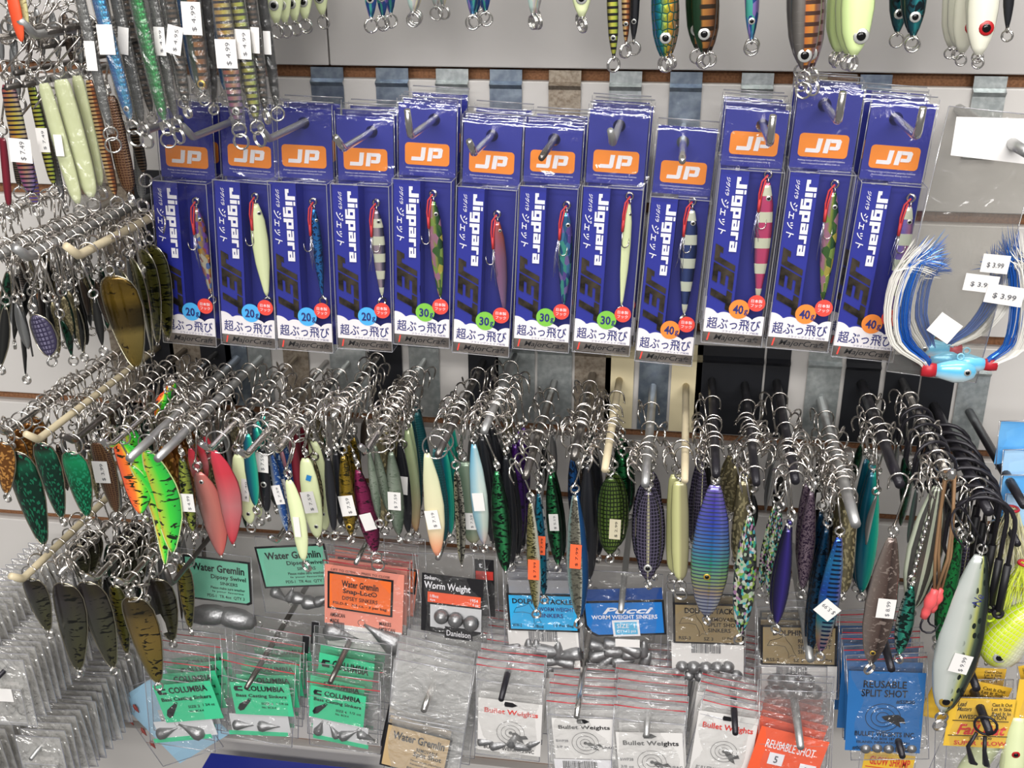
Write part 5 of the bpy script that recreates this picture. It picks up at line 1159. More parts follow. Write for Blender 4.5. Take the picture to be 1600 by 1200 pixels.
B = bag('bag with a teal label half hidden by the slim cream jig', (398, 840), (515, 842), (415, 958), .105, .005, film=FILM)
card(B, (402, 856), (505, 851), (418, 915), GRNW, GL, border=BLACK)
sinkers(B, [(438, 930, 30, 130), (455, 928, 26, 20), (474, 936, 34, 100), (492, 942, 38, 95), (505, 936, 30, 60)], 'drop shaped sinker under the half hidden teal label', 'drop sinkers in the half hidden teal bag', 'drop')
B = bag('bag with an orange label and two large drop sinkers', (506, 852), (640, 884), (510, 1004), .12, .005, zips=((.09, ZIPR),))
card(B, (508, 880), (632, 898), (510, 972), PINKB, (), name='tinted_panel', y=-.0008)
c = card(B, (516, 894), (612, 908), (518, 946), ORL, [('Water Gremlin', .5, .24, .6, .2, BLACK, dict(bold=.02)), ('Snap-Loc®', .5, .47, .56, .19, BLACK, dict(bold=.02)), ('DIPSEY SINKERS', .5, .67, .58, .12, BLACK), ('PSLD-5   3/4 oz. - 3 per bag', .5, .86, .88, .1, BLACK, dict(bold=.01))], border=BLACK)
text('lettering', 'LIFT TO OPEN — PRESS TO CLOSE', c, c['W'] * .5, .0045, c['W'] * .95, .0022, BLACK, -.0004)
cw = card(B, (512, 972), (628, 988), (512, 1006), BAGW, [('AMERICAN', .14, -.42, .2, .18, BLACK), ('MADE', .1, -.15, .12, .18, BLACK), ('MAKES', .78, -.3, .16, .18, BLACK), ('AMERICAN', .8, -.05, .22, .18, BLACK), ('JOBS', .84, .2, .1, .18, BLACK)], name='white_panel', y=-.0009)
barcode(cw, .08, -.1, .24, .7, INK)
sinkers(B, [(533, 990, 50, 100), (600, 994, 62, -60)], 'large drop sinker in the bag with the orange label', 'drop sinkers in the orange bag', 'drop')
backs(B, 2, .012, 'salmon tinted bag behind the one with the orange label', jit=.002)
B = bag('second bag with an orange label, mostly behind the black labelled bag', (600, 832), (664, 848), (606, 975), .10)
card(B, (606, 880), (655, 890), (608, 955), PINKB, (), name='tinted_panel', y=-.0008)
card(B, (615, 885), (650, 892), (616, 918), ORL, [('Gremlin', .5, .3, .8, .2, BLACK)], border=BLACK)
B = bag('bag with a black and red label of round worm weights', (648, 858), (756, 872), (668, 1014), .125, .005)
c = card(B, (660, 893), (756, 905), (682, 985), BLACK, [('Sinker', .14, .06, .2, .07, WHITE), ('Worm Weight', .42, .2, .76, .15, WHITE, dict(bold=.012))], name='label_card', shape=[(0, 0), (1, 0), (1, .92), (.7, 1.05), (.4, 1.0), (0, .98)])
card(B, (669, 922), (752, 932), (671, 938), ORB, [('1/8oz', .13, .35, .16, .3, WHITE), ('6pc', .1, .75, .1, .3, WHITE), ('1954', .88, .35, .14, .3, WHITE), ('4 oz', .9, .75, .1, .3, WHITE)], y=-.0021, name='red_band')
w = card(B, (673, 942), (753, 951), (679, 977), GREYP, (), y=-.0020, name='window_panel')
card(B, (696, 976), (740, 982), (697, 994), BLACK, [('Danielson', .5, .5, .85, .5, WHITE)], y=-.0024, name='maker_badge')
B2 = B; B2.m = B.m @ Matrix.Translation((0, -.0062, 0)); B2.inv = B2.m.inverted()
sinkers(B2, [(692, 957, 20, 0), (714, 962, 21, 0), (738, 968, 21, 0)], 'round worm weight behind the window of the black label', 'worm weights in the black bag', 'ball')
B = bag('bag with a black and red label, behind and right of its twin', (738, 850), (775, 852), (744, 970), .105)
card(B, (742, 872), (772, 874), (745, 960), BLACK, [('t', .3, .1, .2, .08, WHITE), ('53', .5, .25, .3, .06, RLET)])
card(B, (744, 890), (771, 892), (745, 903), RLET, (), y=-.0021, name='red_band')
# dolphin tackle, blue
DOL = [(.06, .5), (.1, .36), (.22, .3), (.3, .22), (.33, .34), (.4, .5), (.43, .66), (.47, .78), (.4, .76), (.36, .84), (.36, .7), (.31, .52), (.2, .48), (.06, .5)]
B = bag('bag with a light blue label and a layer of bullet weights', (786, 892), (906, 894), (790, 1042), .125, .006)
card(B, (794, 905), (902, 906), (793, 925), EDGE, (), name='zip_band', y=-.0014)
c = card(B, (795, 928), (900, 931), (795, 980), CYAN, [('DOLPHIN TACKLE', .5, .16, .9, .15, BLACK, dict(bold=.03)), ('WORM WEIGHT', .7, .38, .52, .12, NAVY, dict(bold=.01)), ('SINKERS', .62, .57, .36, .12, NAVY, dict(bold=.01)), ('WW-2', .1, .88, .14, .1, BLACK), ('1/8oz', .42, .9, .16, .1, BLACK), ('13 Per Bag', .8, .87, .3, .1, BLACK)], border=BLACK)
lines_emblem(c, [DOL], BLACK)
cw = card(B, (793, 983), (903, 985), (792, 1040), BAGW, (), name='white_panel', y=-.0006); barcode(cw, .3, .03, .72, .3, INK)
sinkers(B, [(800, 1012, 26, 60), (826, 1010, 26, 0), (806, 1027, 30, 100), (838, 1012, 28, 0), (858, 1016, 36, 92), (872, 1014, 26, 0), (888, 1022, 34, -105), (830, 1029, 30, 80), (856, 1031, 34, 92), (880, 1033, 30, -85)], 'bullet weight in the bag with the light blue label', 'bullet weights in the light blue bag', 'bullet')
backs(B, 2, .012, 'bag with a light blue label right behind its twin', jit=.002)
b6p = peg('long steel peg hanging down over the cobalt labelled bag', 970, 955, .15, 'z', .0028, 's')
B = bag('bag with a cobalt blue label and a white size sticker', (912, 895), (1036, 893), (912, 1042), .115, .006)
c = card(B, (914, 941), (1034, 939), (914, 990), COBALT, [('Pucci', .55, .24, .66, .2, WHITE, dict(shear=.35, bold=.02)), ('WORM WEIGHT SINKERS', .5, .44, .86, .13, WHITE, dict(bold=.012))], border=BLACK, shape=[(0, 0), (1, 0), (1, .96), (.14, 1), (.06, .9), (0, .68)])
card(B, (913, 920), (1034, 917), (914, 938), M('navy bag print', '#1c4488', .4), (), name='top_band', y=-.0012)
s = card(B, (960, 970), (995, 969), (960, 989), M('pale blue sticker', '#5cb4dc', .5), [('SIZE  1', .5, .28, .8, .36, WHITE), ('QTY 12 pcs', .5, .74, .86, .3, WHITE)], border=WHITE, y=-.0024, name='size_sticker')
card(B, (962, 992), (1000, 994), (958, 1003), PAPER, (), y=-.0058, name='price_sticker')
sinkers(B, [(936, 1008, 26, 100), (960, 1005, 28, 90), (982, 1012, 34, -70), (1006, 1012, 24, 0), (940, 1022, 32, 70), (962, 1018, 30, 90), (990, 1022, 30, 85), (948, 1032, 28, 45), (974, 1032, 30, 80), (1010, 1030, 26, 20), (925, 1033, 22, 0)], 'bullet weight in the bag with the cobalt label', 'bullet weights in the cobalt bag', 'bullet')
BRL = lambda n_, z, q: [('DOLPHIN TACKLE', .55, .14, .82, .15, BLACK, dict(bold=.03)), ('REMOVABLE', .72, .36, .46, .11, BLACK), ('SPLIT SHOT', .72, .51, .46, .11, BLACK), ('SINKERS', .66, .66, .34, .11, BLACK), (n_, .14, .89, .18, .09, BLACK), (z, .5, .9, .14, .09, BLACK), (q, .84, .88, .26, .09, BLACK)]
B = bag('bag with a brown label and large split shot beside the cobalt bag', (1042, 925), (1166, 928), (1044, 1062), .12, .006)
c = card(B, (1055, 943), (1160, 946), (1054, 1000), TAN, BRL('RSS-3', 'SZ 3', '11 Per Bag'), border=BLACK); lines_emblem(c, [DOL], BLACK)
cw = card(B, (1049, 1003), (1162, 1006), (1047, 1060), BAGW, (), name='white_panel', y=-.0006); barcode(cw, .28, .02, .7, .26, INK)
sinkers(B, [(1058, 1050, 16, 0), (1066, 1040, 17, 40), (1084, 1041, 19, 10), (1103, 1042, 19, 80), (1121, 1042, 19, 30), (1137, 1041, 18, 60), (1076, 1054, 16, 90), (1094, 1055, 17, 20), (1112, 1055, 16, 70), (1132, 1055, 17, 120), (1150, 1054, 17, 0)], 'split shot in the bag with the brown label beside the cobalt bag', 'split shot in the middle brown bag', 'ball')
backs(B, 1, .012, 'brown labelled bag behind the one beside the cobalt bag')
B = bag('bag with a brown label and the largest split shot, further right', (1183, 948), (1312, 950), (1186, 1090), .13, .006)
c = card(B, (1192, 978), (1305, 980), (1192, 1034), TAN, BRL('RSS-2', 'SZ 2', '8 Per Bag'), border=BLACK); lines_emblem(c, [DOL], BLACK)
cw = card(B, (1190, 1038), (1308, 1041), (1189, 1088), BAGW, (), name='white_panel', y=-.0006); barcode(cw, .2, .02, .62, .26, INK)
sinkers(B, [(1213, 1062, 24, 0), (1236, 1062, 24, 40), (1259, 1063, 24, 100), (1206, 1078, 20, 30), (1228, 1079, 20, 70), (1249, 1080, 21, 0), (1272, 1079, 22, 60)], 'largest split shot in the further right brown labelled bag', 'split shot in the right brown bag', 'ball')
backs(B, 2, .012, 'brown labelled bag behind the one with the largest split shot')
b8p = peg('long zinc peg in front of the right brown labelled bag', 1266, 1031, .175, 'z', .0034, 's')
# mint green bags
SNK = [(.06, .8), (.1, .66), (.18, .58), (.27, .5), (.3, .56), (.24, .68), (.16, .84), (.09, .88)]
def mint(label, BT, BTR, BBL, CT, CTR, CBL, d, sz, wt_, nb, blabel, hs):
    B = bag(label, BT, BTR, BBL, d, .005, zips=((.12, ZIPR), (.3, ZIPC)))
    c = card(B, CT, CTR, CBL, GRN, [('COLUMBIA', .58, .16, .66, .16, NAVY if False else BLACK, dict(bold=.02)), ('Bass Casting Sinkers', .5, .4, .86, .13, BLACK, dict(bold=.015)), ('SIZE ' + sz, .58, .62, .2, .07, BLACK), (wt_, .84, .6, .2, .07, BLACK), ('No. BC4-4', .6, .74, .24, .06, BLACK)])
    emblem(c, [[(.07, .1), (.2, .1), (.2, .14), (.12, .14), (.12, .2), (.2, .2), (.2, .25), (.07, .25), (.05, .17)], SNK], BLACK)
    lines_emblem(c, [circ(.29, .5, .025, 1.2, 10)], BLACK, .0003, 'emblem')
    x0, y0 = CBL; k = CTR[0] - CT[0]
    cw = card(B, (x0, y0 + 2), (x0 + k, y0 + 2 + (CTR[1] - CT[1])), (x0, y0 + 28), GREYP, (), name='lower_panel', y=-.0005)
    cb = card(B, (x0, y0 + 28), (x0 + k, y0 + 28 + (CTR[1] - CT[1])), (x0, y0 + 34), GRN, (), name='lower_strip', y=-.0008)
    sinkers(B, hs, 'casting sinker in the ' + blabel, 'casting sinkers in the ' + blabel, 'drop')
    backs(B, nb, .013, 'mint bag behind the front of the ' + blabel, jit=.005, skip=('emblem',))
    return B
mint('mint green bag of casting sinkers, leftmost, under the olive spoon', (222, 1012), (326, 1018), (236, 1164), (239, 1070), (329, 1062), (240, 1126), .16, '2', '1 3/4 oz', 3, 'leftmost mint bags', [(262, 1142, 34, 60), (300, 1140, 38, -70)])
mint('mint green bag of casting sinkers, second, with a striped lower panel', (348, 1020), (462, 1028), (346, 1152), (360, 1064), (452, 1068), (358, 1112), .155, '4', '1 1/4 oz', 4, 'middle mint bags', [(380, 1132, 30, 80), (420, 1134, 32, 80)])
mint('mint green bag of casting sinkers, tilted, right of the three', (480, 1044), (594, 1070), (484, 1158), (487, 1069), (573, 1087), (490, 1118), .155, '6', '1/2 oz', 2, 'tilted mint bags', [(500, 1136, 26, 20), (522, 1142, 24, -30), (545, 1146, 30, 60), (572, 1150, 26, 110)])
B = bag('mint green bag standing higher behind the tilted one', (490, 985), (612, 1012), (490, 1120), .135, .004, zips=((.1, ZIPC),))
c = card(B, (500, 1018), (586, 1036), (497, 1062), GRN, [('COLUMBIA', .58, .3, .66, .3, BLACK, dict(bold=.02))]); emblem(c, [[(.07, .2), (.2, .2), (.2, .26), (.12, .26), (.12, .36), (.2, .36), (.2, .44), (.07, .44), (.05, .32)]], BLACK)
backs(B, 3, .013, 'mint bag at the back above the tilted ones', jit=.004)
for k, (px, py, lb) in enumerate([(385, 1075, 'dark peg through the middle mint bags'), (516, 1066, 'dark peg through the tilted mint bags')]): peg(lb, px, py, .18, 'd', .0026, 's')
for (x, y, w_, h_, d, lb) in [(474, 992, 10, 26, .12, 'left'), (488, 970, 11, 34, .12, 'right')]:
    B = bag('black card tab standing up between the mint bags, %s of a pair' % ('lower' if lb == 'left' else 'taller'), (x, y), (x + w_, y + 2), (x, y + h_), d, .001, name='card_tab', cat='tab'); card(B, (x, y), (x + w_, y + 2), (x, y + h_), BLACK)
# water gremlin stack
B = bag('front bag of a tall stack with a tan split shot label', (616, 1030), (738, 1052), (598, 1225), .165, .005, zips=((.42, ZIPC), (.45, ZIPC)), film=MILK)
c = card(B, (608, 1130), (704, 1155), (602, 1192), KRAFT, [('Water Gremlin', .52, .2, .84, .2, BLACK, dict(bold=.02)), ('REMOVABLE', .68, .43, .34, .09, BLACK), ('Split Shot', .7, .56, .46, .15, BLACK, dict(bold=.015)), ('Finest made anywhere', .7, .72, .5, .06, BLACK), ('Reusable on any lure', .7, .81, .5, .06, BLACK), ('PSS-6  10 pk', .66, .93, .5, .08, BLACK)], border=BLACK)
backs(B, 11, .0105, 'clear bag stacked behind the tan split shot label', jit=.003)
peg('steel peg along the stack with the tan split shot label', 662, 1110, .185, 's', .0032, 's')
def shadow_peg(lb, px, py, d=.19, w='z', r=.0028): return peg(lb, px, py, d, w, r, 's')
TGT = lambda cx, cy, r, asp: [circ(cx, cy, r, asp), circ(cx, cy, r * .68, asp), circ(cx, cy, r * .38, asp)]
BUL = lambda u, v, s, asp: [(u, v - .35 * s * asp), (u + s * .9, v - .3 * s * asp), (u + s * 1.5, v + .05 * s * asp), (u + s * .9, v + .35 * s * asp), (u, v + .35 * s * asp), (u - .1 * s, v)]
def bullet_bag(label, BT, BTR, BBL, CT, CTR, CBL, d, mat, nb, blabel, code, red, sk=None):
    B = bag(label, BT, BTR, BBL, d, .004, zips=((.05, ZIPR), (.2, ZIPC)), film=MILK)
    ink = RLET if red else BLACK
    c = card(B, CT, CTR, CBL, BAGW, [('Bullet Weights', .52, .22, .84, .12, ink, dict(bold=.012))] + ([(code, .14, .55, .2, .06, INK), ('3/8 oz', .14, .7, .2, .06, INK), ('5/BAG', .88, .7, .2, .06, INK)] if code else [('BULLET WEIGHTS INC', .5, .92, .8, .07, BLACK)]))
    asp = c['W'] / c['Hh']
    lines_emblem(c, TGT(.52, .6, .22, asp), BLACK); emblem(c, [circ(.52, .6, .03, asp)[:-1], [(.52, .6), (.6, .58), (.68, .64), (.76, .62), (.8, .68), (.7, .7), (.74, .78), (.64, .74), (.58, .68)], BUL(.42, .06, .13, asp)], BLACK)
    backs(B, nb, .0115, 'white bag stacked behind the ' + blabel, jit=.003)
    return B
B = bullet_bag('white bag with red script, left of the three with targets', (745, 1030), (850, 1040), (742, 1178), (748, 1088), (848, 1100), (744, 1168), .155, BAGW, 7, 'red script bag beside the tan label', '', True)
sinkers(B, [(760, 1158, 22, 80), (780, 1163, 24, 70), (802, 1155, 22, 20), (818, 1166, 24, 95), (835, 1160, 20, 60)], 'dark worm sinker in the left red script bag', 'sinkers in the left red script bag', 'bullet')
B = bullet_bag('white bag with black lettering and a barcode, lowest left of two', (854, 1088), (960, 1092), (858, 1222), (862, 1120), (958, 1122), (862, 1182), .165, BAGW, 6, 'black lettered bag with a barcode', 'BWP38', False)
cw = card(B, (866, 1184), (956, 1186), (866, 1222), WHITE, [('Palmer', .96, .4, .3, .1, BLACK)], name='barcode_panel'); barcode(cw, .15, .05, .75, .9)
B = bullet_bag('white bag with black lettering hanging lower, right of the barcode bag', (960, 1098), (1072, 1098), (954, 1232), (962, 1142), (1066, 1144), (958, 1216), .17, BAGW, 7, 'lower black lettered bag', 'BWP38', False)
B = bullet_bag('white bag with red script right of the black lettered ones', (1100, 1086), (1192, 1102), (1066, 1222), (1092, 1108), (1186, 1122), (1070, 1200), .16, BAGW, 9, 'red script bag beside the orange one', '', True)
for px, py, lb, w in [(783, 1093, 'black peg through the left red script bags', 'k'), (901, 1120, 'shiny peg through the barcode bags', 's'), (1010, 1150, 'zinc peg through the lower black lettered bags', 'z'), (1149, 1146, 'black peg through the red script bags at the right', 'k')]: shadow_peg(lb, px, py, .19, w)
B = bag('white tagged bag at the back above the lower black lettered bag', (968, 1040), (1072, 1046), (966, 1110), .12, .003, zips=((.35, ZIPR),)); card(B, (970, 1052), (1070, 1058), (968, 1100), BAGW)
backs(B, 3, .012, 'white bag at the back above the lower black lettered one')
B = bag('white bag at the back above the barcode bag', (856, 1040), (962, 1046), (858, 1100), .12, .003, zips=((.3, ZIPR),)); card(B, (858, 1048), (908, 1052), (858, 1072), BAGW); card(B, (914, 1053), (960, 1057), (912, 1076), BAGW, name='paper_insert')
backs(B, 3, .012, 'white bag at the back above the barcode bag, second')
B = bag('bag with an orange red lower half of reusable shot', (1188, 1068), (1302, 1092), (1186, 1230), .165, .004, zips=((.5, ZIPC),))
c = card(B, (1190, 1132), (1296, 1158), (1186, 1226), ORB, [('REUSABLE SHOT', .5, .24, .72, .14, WHITE, dict(bold=.005))])
card(B, (1203, 1172), (1226, 1177), (1201, 1190), WHITE, [('5', .5, .5, .25, .6, INK)], y=-.0024, name='size_box'); card(B, (1250, 1190), (1275, 1195), (1248, 1208), WHITE, [('25', .5, .5, .4, .6, INK)], y=-.0024, name='size_box')
backs(B, 5, .011, 'orange red bag stacked behind the front reusable shot bag', jit=.003)
shadow_peg('zinc peg through the orange red bag', 1251, 1168, .19, 'z', .0034)
B = bag('bright blue bag of reusable split shot with a target emblem', (1322, 1018), (1448, 1026), (1330, 1182), .16, .005, zips=((.03, ZIPR),))
c = card(B, (1326, 1046), (1447, 1050), (1332, 1170), RSS, [('REUSABLE', .48, .15, .56, .09, BLACK, dict(bold=.008)), ('SPLIT SHOT', .48, .26, .6, .09, BLACK, dict(bold=.008)), ('#SSR00', .76, .36, .24, .05, BLACK), ('BULLET WEIGHTS INC.', .52, .77, .8, .06, BLACK, dict(bold=.008)), ('P.O. BOX 187', .5, .83, .3, .035, BLACK), ('ISLAND, NEBRASKA 68801', .5, .88, .7, .035, BLACK), ('#00', .16, .96, .12, .05, BLACK), ('50/BAG', .82, .96, .18, .05, BLACK)])
asp = c['W'] / c['Hh']; lines_emblem(c, TGT(.48, .56, .23, asp), BLACK, .00022); emblem(c, [[(.46, .55), (.55, .53), (.68, .52), (.76, .57), (.78, .63), (.7, .61), (.72, .68), (.62, .63), (.5, .59)]], BLACK)
sinkers(B, [(1352, 1168, 15, 0), (1370, 1167, 15, 30), (1388, 1168, 15, 60), (1406, 1168, 15, 90), (1424, 1168, 14, 0)], 'small split shot at the bottom of the bright blue bag', 'split shot in the bright blue bag', 'ball')
backs(B, 5, .012, 'bright blue bag behind the front reusable split shot bag', jit=.005)
shadow_peg('dark peg with a white end through the bright blue bag', 1393, 1046, .185, 'k', .0034)
# yellow cards
def rat(label, CT, CTR, CBL, d, full):
    B = bag(label, CT, CTR, (CBL[0], CBL[1] + 70), d, .006, name='lure_bag', cat='bagged lure')
    L_ = [('Cast It Out', .78, .1, .3, .07, BLACK), ('Let It Sink', .78, .19, .3, .07, BLACK), ('Reel It In', .78, .28, .28, .07, BLACK), ('Lead', .18, .1, .14, .1, BLACK, dict(shear=.4)), ('Masters', .22, .2, .22, .09, BLACK, dict(shear=.4)), ('AWESOME ACTION', .5, .36, .72, .09, BLACK, dict(bold=.01))]
    if full: L_ += [('The', .42, .46, .1, .07, RLET, dict(shear=.3)), ('Fall Rat', .5, .62, .76, .22, RLET, dict(shear=.35, bold=.02)), ('SIZE #200', .5, .8, .34, .06, BLACK), ('SUPER  GLOW', .5, .9, .8, .09, RLET, dict(bold=.012))]
    c = card(B, CT, CTR, CBL, YEL, L_, shape=[(.0, 0), (1, 0), (.96, 1), (-.06, .98)], thick=.0006)
    if full: lines_emblem(c, [[(.05, .44), (.9, .44)], [(.0, .75), (.92, .75)]], BLACK, .0003, 'rule_line')
    return B
rat('yellow card lure bag with red script, frontmost at the lower right', (1485, 1089), (1589, 1092), (1474, 1164), .17, True)
rat('yellow card lure bag right behind the front one with red script', (1466, 1050), (1581, 1074), (1462, 1120), .15, False)
rat('yellow card lure bag at the back, highest of three', (1482, 1040), (1572, 1044), (1478, 1090), .13, False)
rat('yellow card cut by the right edge of the photo', (1592, 1060), (1680, 1062), (1586, 1140), .17, False)
rat('yellow card lure bag under the right edge grass', (1590, 1040), (1640, 1030), (1590, 1090), .14, False)
B = bag('yellow card with red lettering under the bright blue bag', (1345, 1165), (1432, 1176), (1338, 1240), .15, .003, name='lure_bag', cat='bagged lure')
c = card(B, (1352, 1170), (1430, 1180), (1345, 1235), YEL, [('GLOW SHRIMP', .52, .2, .8, .2, RLET, dict(bold=.008)), ('F', .45, .55, .1, .16, RLET)]); lines_emblem(c, [[(.05, .36), (.95, .36)]], RLET, .0003, 'rule_line')
kp = shadow_peg('black peg through the front yellow card', 1546, 1144, .20, 'k', .0036); shadow_peg('black peg through the yellow card behind', 1526, 1076, .18, 'k', .0036); shadow_peg('dark peg through the yellow card under the bright blue bag', 1410, 1182, .18, 'k', .003)
o = thing('cable_tie', 'black twist tie looped round the peg on the front yellow card', 'twist tie', Matrix.Translation(kp.at(.19)))
mb = MB(); mb.ring((.0, 0, -.002), (.3, 1, 0), .008, .0011, 16, 5); mb.tube([(-.006, -.002, -.008), (-.011, -.004, -.020), (-.006, -.004, -.034), (-.002, -.004, -.036)], [.0014, .0016, .0026, .001], 6); mb.tube([(.0, -.003, -.010), (.001, -.005, -.022), (.004, -.005, -.034), (.007, -.004, -.037)], [.0014, .0016, .0026, .001], 6); mb.build('loop', BLKWIRE, o, True)

# ---------------------------------------------------------------- hair jigs in the large clear bag
HBAG = clear('thick clear bag', '#ecebe8', haze=.06, gloss=.05, rough=.16, bump=.5, bscale=22)
B = bag('large clear bag of white and blue hair jigs at the right', (1482, 172), (1640, 176), (1384, 585), .142, .010, film=HBAG, name='hair_jig_bag', cat='bag of lures')
B.m2 = B.m
card(B, (1488, 178), (1645, 182), (1482, 236), M('white header card', '#ebe8e6', .5, coat=.3), (), name='header_card', y=-.0125, shape=[(0, 0), (1, 0), (1, 1.25), (.0, 1.02)])
for q in [((1530, 388), (1572, 392), (1528, 416), '$ 3.99'), ((1503, 418), (1555, 424), (1501, 444), '$ 3.99'), ((1537, 433), (1595, 442), (1532, 462), '$ 3.99')]:
    card(B, q[0], q[1], q[2], PAPER, [(q[3], .5, .58, .62, .32, INK)], y=-.0135 - .0006 * (q[0][0] % 3), name='price_sticker')
card(B, (1466, 478), (1498, 500), (1442, 506), PAPER, (), y=-.0135, name='blank_sticker')
hp = peg('thick zinc peg through the large clear bag at the right edge', 1603, 238, .185, 'z', .0040, 's', (P(1572, 140).x - P(1520, 140).x, slots[0] - .002, slots[0] - .058, 's', P(1545, 140).x - (P(1603, 238, .185).x)))
HAIRW = M('white bucktail', '#dcd9d2', .6); HAIRB = M('blue bucktail', '#1c5cb4', .45); FLASH = M('blue flash strands', '#5c9ce0', .2, .7); COLLAR = M('red thread collar', '#b0202c', .4)
JHB = LM('pale blue head paint', [(0, '#8cd0e8'), (.45, '#5cb8e0'), (.8, '#d8e8ec'), (1, '#e8eef0')], None, None, .1, .25)
def hair_jig(label, HP, tail, dirx, d, scale=1, full=True):
    h = P(*HP, d); o = thing('hair_jig', label, 'hair jig', Matrix.Translation(h), None)
    s = .012 * scale; mb = MB(); vs = []
    m = Matrix.Rotation(math.radians(90), 4, 'Y') @ Matrix.Scale(.7, 4, (0, 1, 0))
    mb.lathe([(.02 * s, s), (.35 * s, .85 * s), (.6 * s, .35 * s), (.62 * s, -.1 * s), (.45 * s, -.7 * s), (.3 * s, -1.1 * s)], 16, 0, m if dirx > 0 else Matrix.Rotation(math.pi, 4, 'Z') @ m)
    for i, v in enumerate(mb.v): mb.uv[i] = (.5 - v[2] / s * .7, .5)
    mb.build('jig_head', JHB, o, True)
    eye(o, dirx * .45 * s, -.42 * s, .1 * s, .0022 * scale, 'w'); mb = MB(); mb.ring((dirx * .1 * s, 0, .8 * s), (0, 1, 0), .0022, .0006, 12, 5); mb.build('line_eye', JHB, o, True)
    mb = MB(); mb.lathe([(.36 * s, -1.0 * s), (.4 * s, -1.3 * s), (.36 * s, -1.7 * s)], 12, 0, m if dirx > 0 else Matrix.Rotation(math.pi, 4, 'Z') @ m); mb.build('collar', COLLAR, o, True)
    A = V((-dirx * 1.5 * s, 0, 0)); T = [P(*q, d) - h for q in tail]
    for nm, mt, n, off, r in (('white_hair', HAIRW, 70, 0, .00035), ('blue_hair', HAIRB, 44, 1, .00030), ('flash_strands', FLASH, 10, 1, .0002)):
        mb = MB()
        for k in range(n):
            pts = [A + V((0, rnd.uniform(-.002, .002), rnd.uniform(-.002, .002)))]
            w0 = rnd.uniform(-1, 1); w1 = rnd.uniform(-1, 1); ln = rnd.uniform(.75, 1.05)
            for i, t in enumerate(T):
                f = (i + 1) / len(T)
                nx = V((dirx * .0075, 0, .004)) * off
                pts.append(t * (1 if f < 1 else ln) + nx * min(1, f * 2) + V((w0 * .005 * (.4 + f), w1 * .003, w0 * .002 * f)))
            q = []
            for i in range(len(pts) - 1):                 # smooth the polyline
                p0, p1, p2, p3 = pts[max(i - 1, 0)], pts[i], pts[i + 1], pts[min(i + 2, len(pts) - 1)]
                for e in range(3):
                    t = e / 3; q.append(.5 * ((2 * p1) + (p2 - p0) * t + (2 * p0 - 5 * p1 + 4 * p2 - p3) * t * t + (3 * p1 - p0 - 3 * p2 + p3) * t ** 3))
            q.append(pts[-1]); mb.tube(q, [r] * (len(q) - 1) + [r * .2], 3)
        mb.build(nm, mt, o)
    return o
hair_jig('hair jig with pale blue head, tail sweeping up left, front of the bag', (1494, 580), [(1440, 565), (1400, 535), (1393, 480), (1412, 420), (1445, 380)], 1, .150, 1.15)
hair_jig('hair jig with its white tail sweeping up right inside the bag', (1510, 568), [(1555, 565), (1590, 545), (1606, 490), (1604, 420), (1596, 370)], -1, .143, 1.0)
hair_jig('hair jig at the back whose white tail lies across the bag', (1455, 545), [(1490, 538), (1530, 520), (1565, 480), (1580, 430), (1582, 390)], -1, .137, 1.0)
hair_jig('hair jig whose head shows between the others in the bag', (1478, 562), [(1445, 545), (1420, 500), (1428, 440), (1450, 400)], 1, .139, .95)

# ---------------------------------------------------------------- right edge: chartreuse jig head, pale bags, pale hair
o = lure('chartreuse and white jig head with a black eye at the right edge', (1618, 950), (1543, 1034), 74, CHART, .17, None, 'head', ring=0, ey=(.78, 'w', .17, -.1), th=.7, name='jig_head', cat='jig head', bend=-.1)
mb = MB(); mb.ring((-.022, 0, -.024), (0, 1, 0), .0032, .0011, 14, 6); mb.build('line_eye', CHART, o, True)
pr2 = peg('dark peg over the pale green grub', 1590, 850, .17, 'k', .003, 's')
o = lure('pale green grub lure hanging behind the chartreuse head', (1556, 885), (1562, 1010), 46, GLOW, .14, pr2, 'oval' if False else 'bar', ring=0, name='soft_lure', cat='soft lure', th=.5)
def tuft(label, A, Bq, w, mat, d, n=60, cat='hair skirt'):
    a, b = P(*A, d), P(*Bq, d); o = thing('hair_skirt', label, cat, Matrix.Translation(a)); L = b - a; s = w * S(*A, d)
    mb = MB()
    for k in range(n):
        x, y, z = rnd.uniform(-.15, .15) * s, rnd.uniform(-.1, .1) * s, 0; e = V((rnd.uniform(-.5, .5) * s, rnd.uniform(-.25, .25) * s, 0)); q = L * rnd.uniform(.7, 1.1)
        mb.tube([(x, y, 0), V((x, y, 0)) + e * .6 + q * .4, e + q * .75, e * 1.1 + q], [.0003, .0003, .0003, .0001], 3)
    mb.build('strands', mat, o); mb = MB(); mb.ring((0, 0, 0), (0, 0, 1), .16 * s, .0012, 12, 5); mb.build('binding', COLLAR, o, True); return o
tuft('pale straw coloured hair skirt at the right edge', (1582, 795), (1575, 900), 56, M('pale straw hair', '#c8c49c', .6), .15, 110)
tuft('yellow hair skirt above the chartreuse head', (1600, 880), (1585, 960), 50, M('yellow hair', '#d0dc48', .6), .165, 80)
SKYP = M('sky blue card', '#4a9fe0', .4, coat=.5, var='#7cc0f0', bscale=25); PALEB = M('pale blue card', '#a8d0f0', .45, coat=.4)
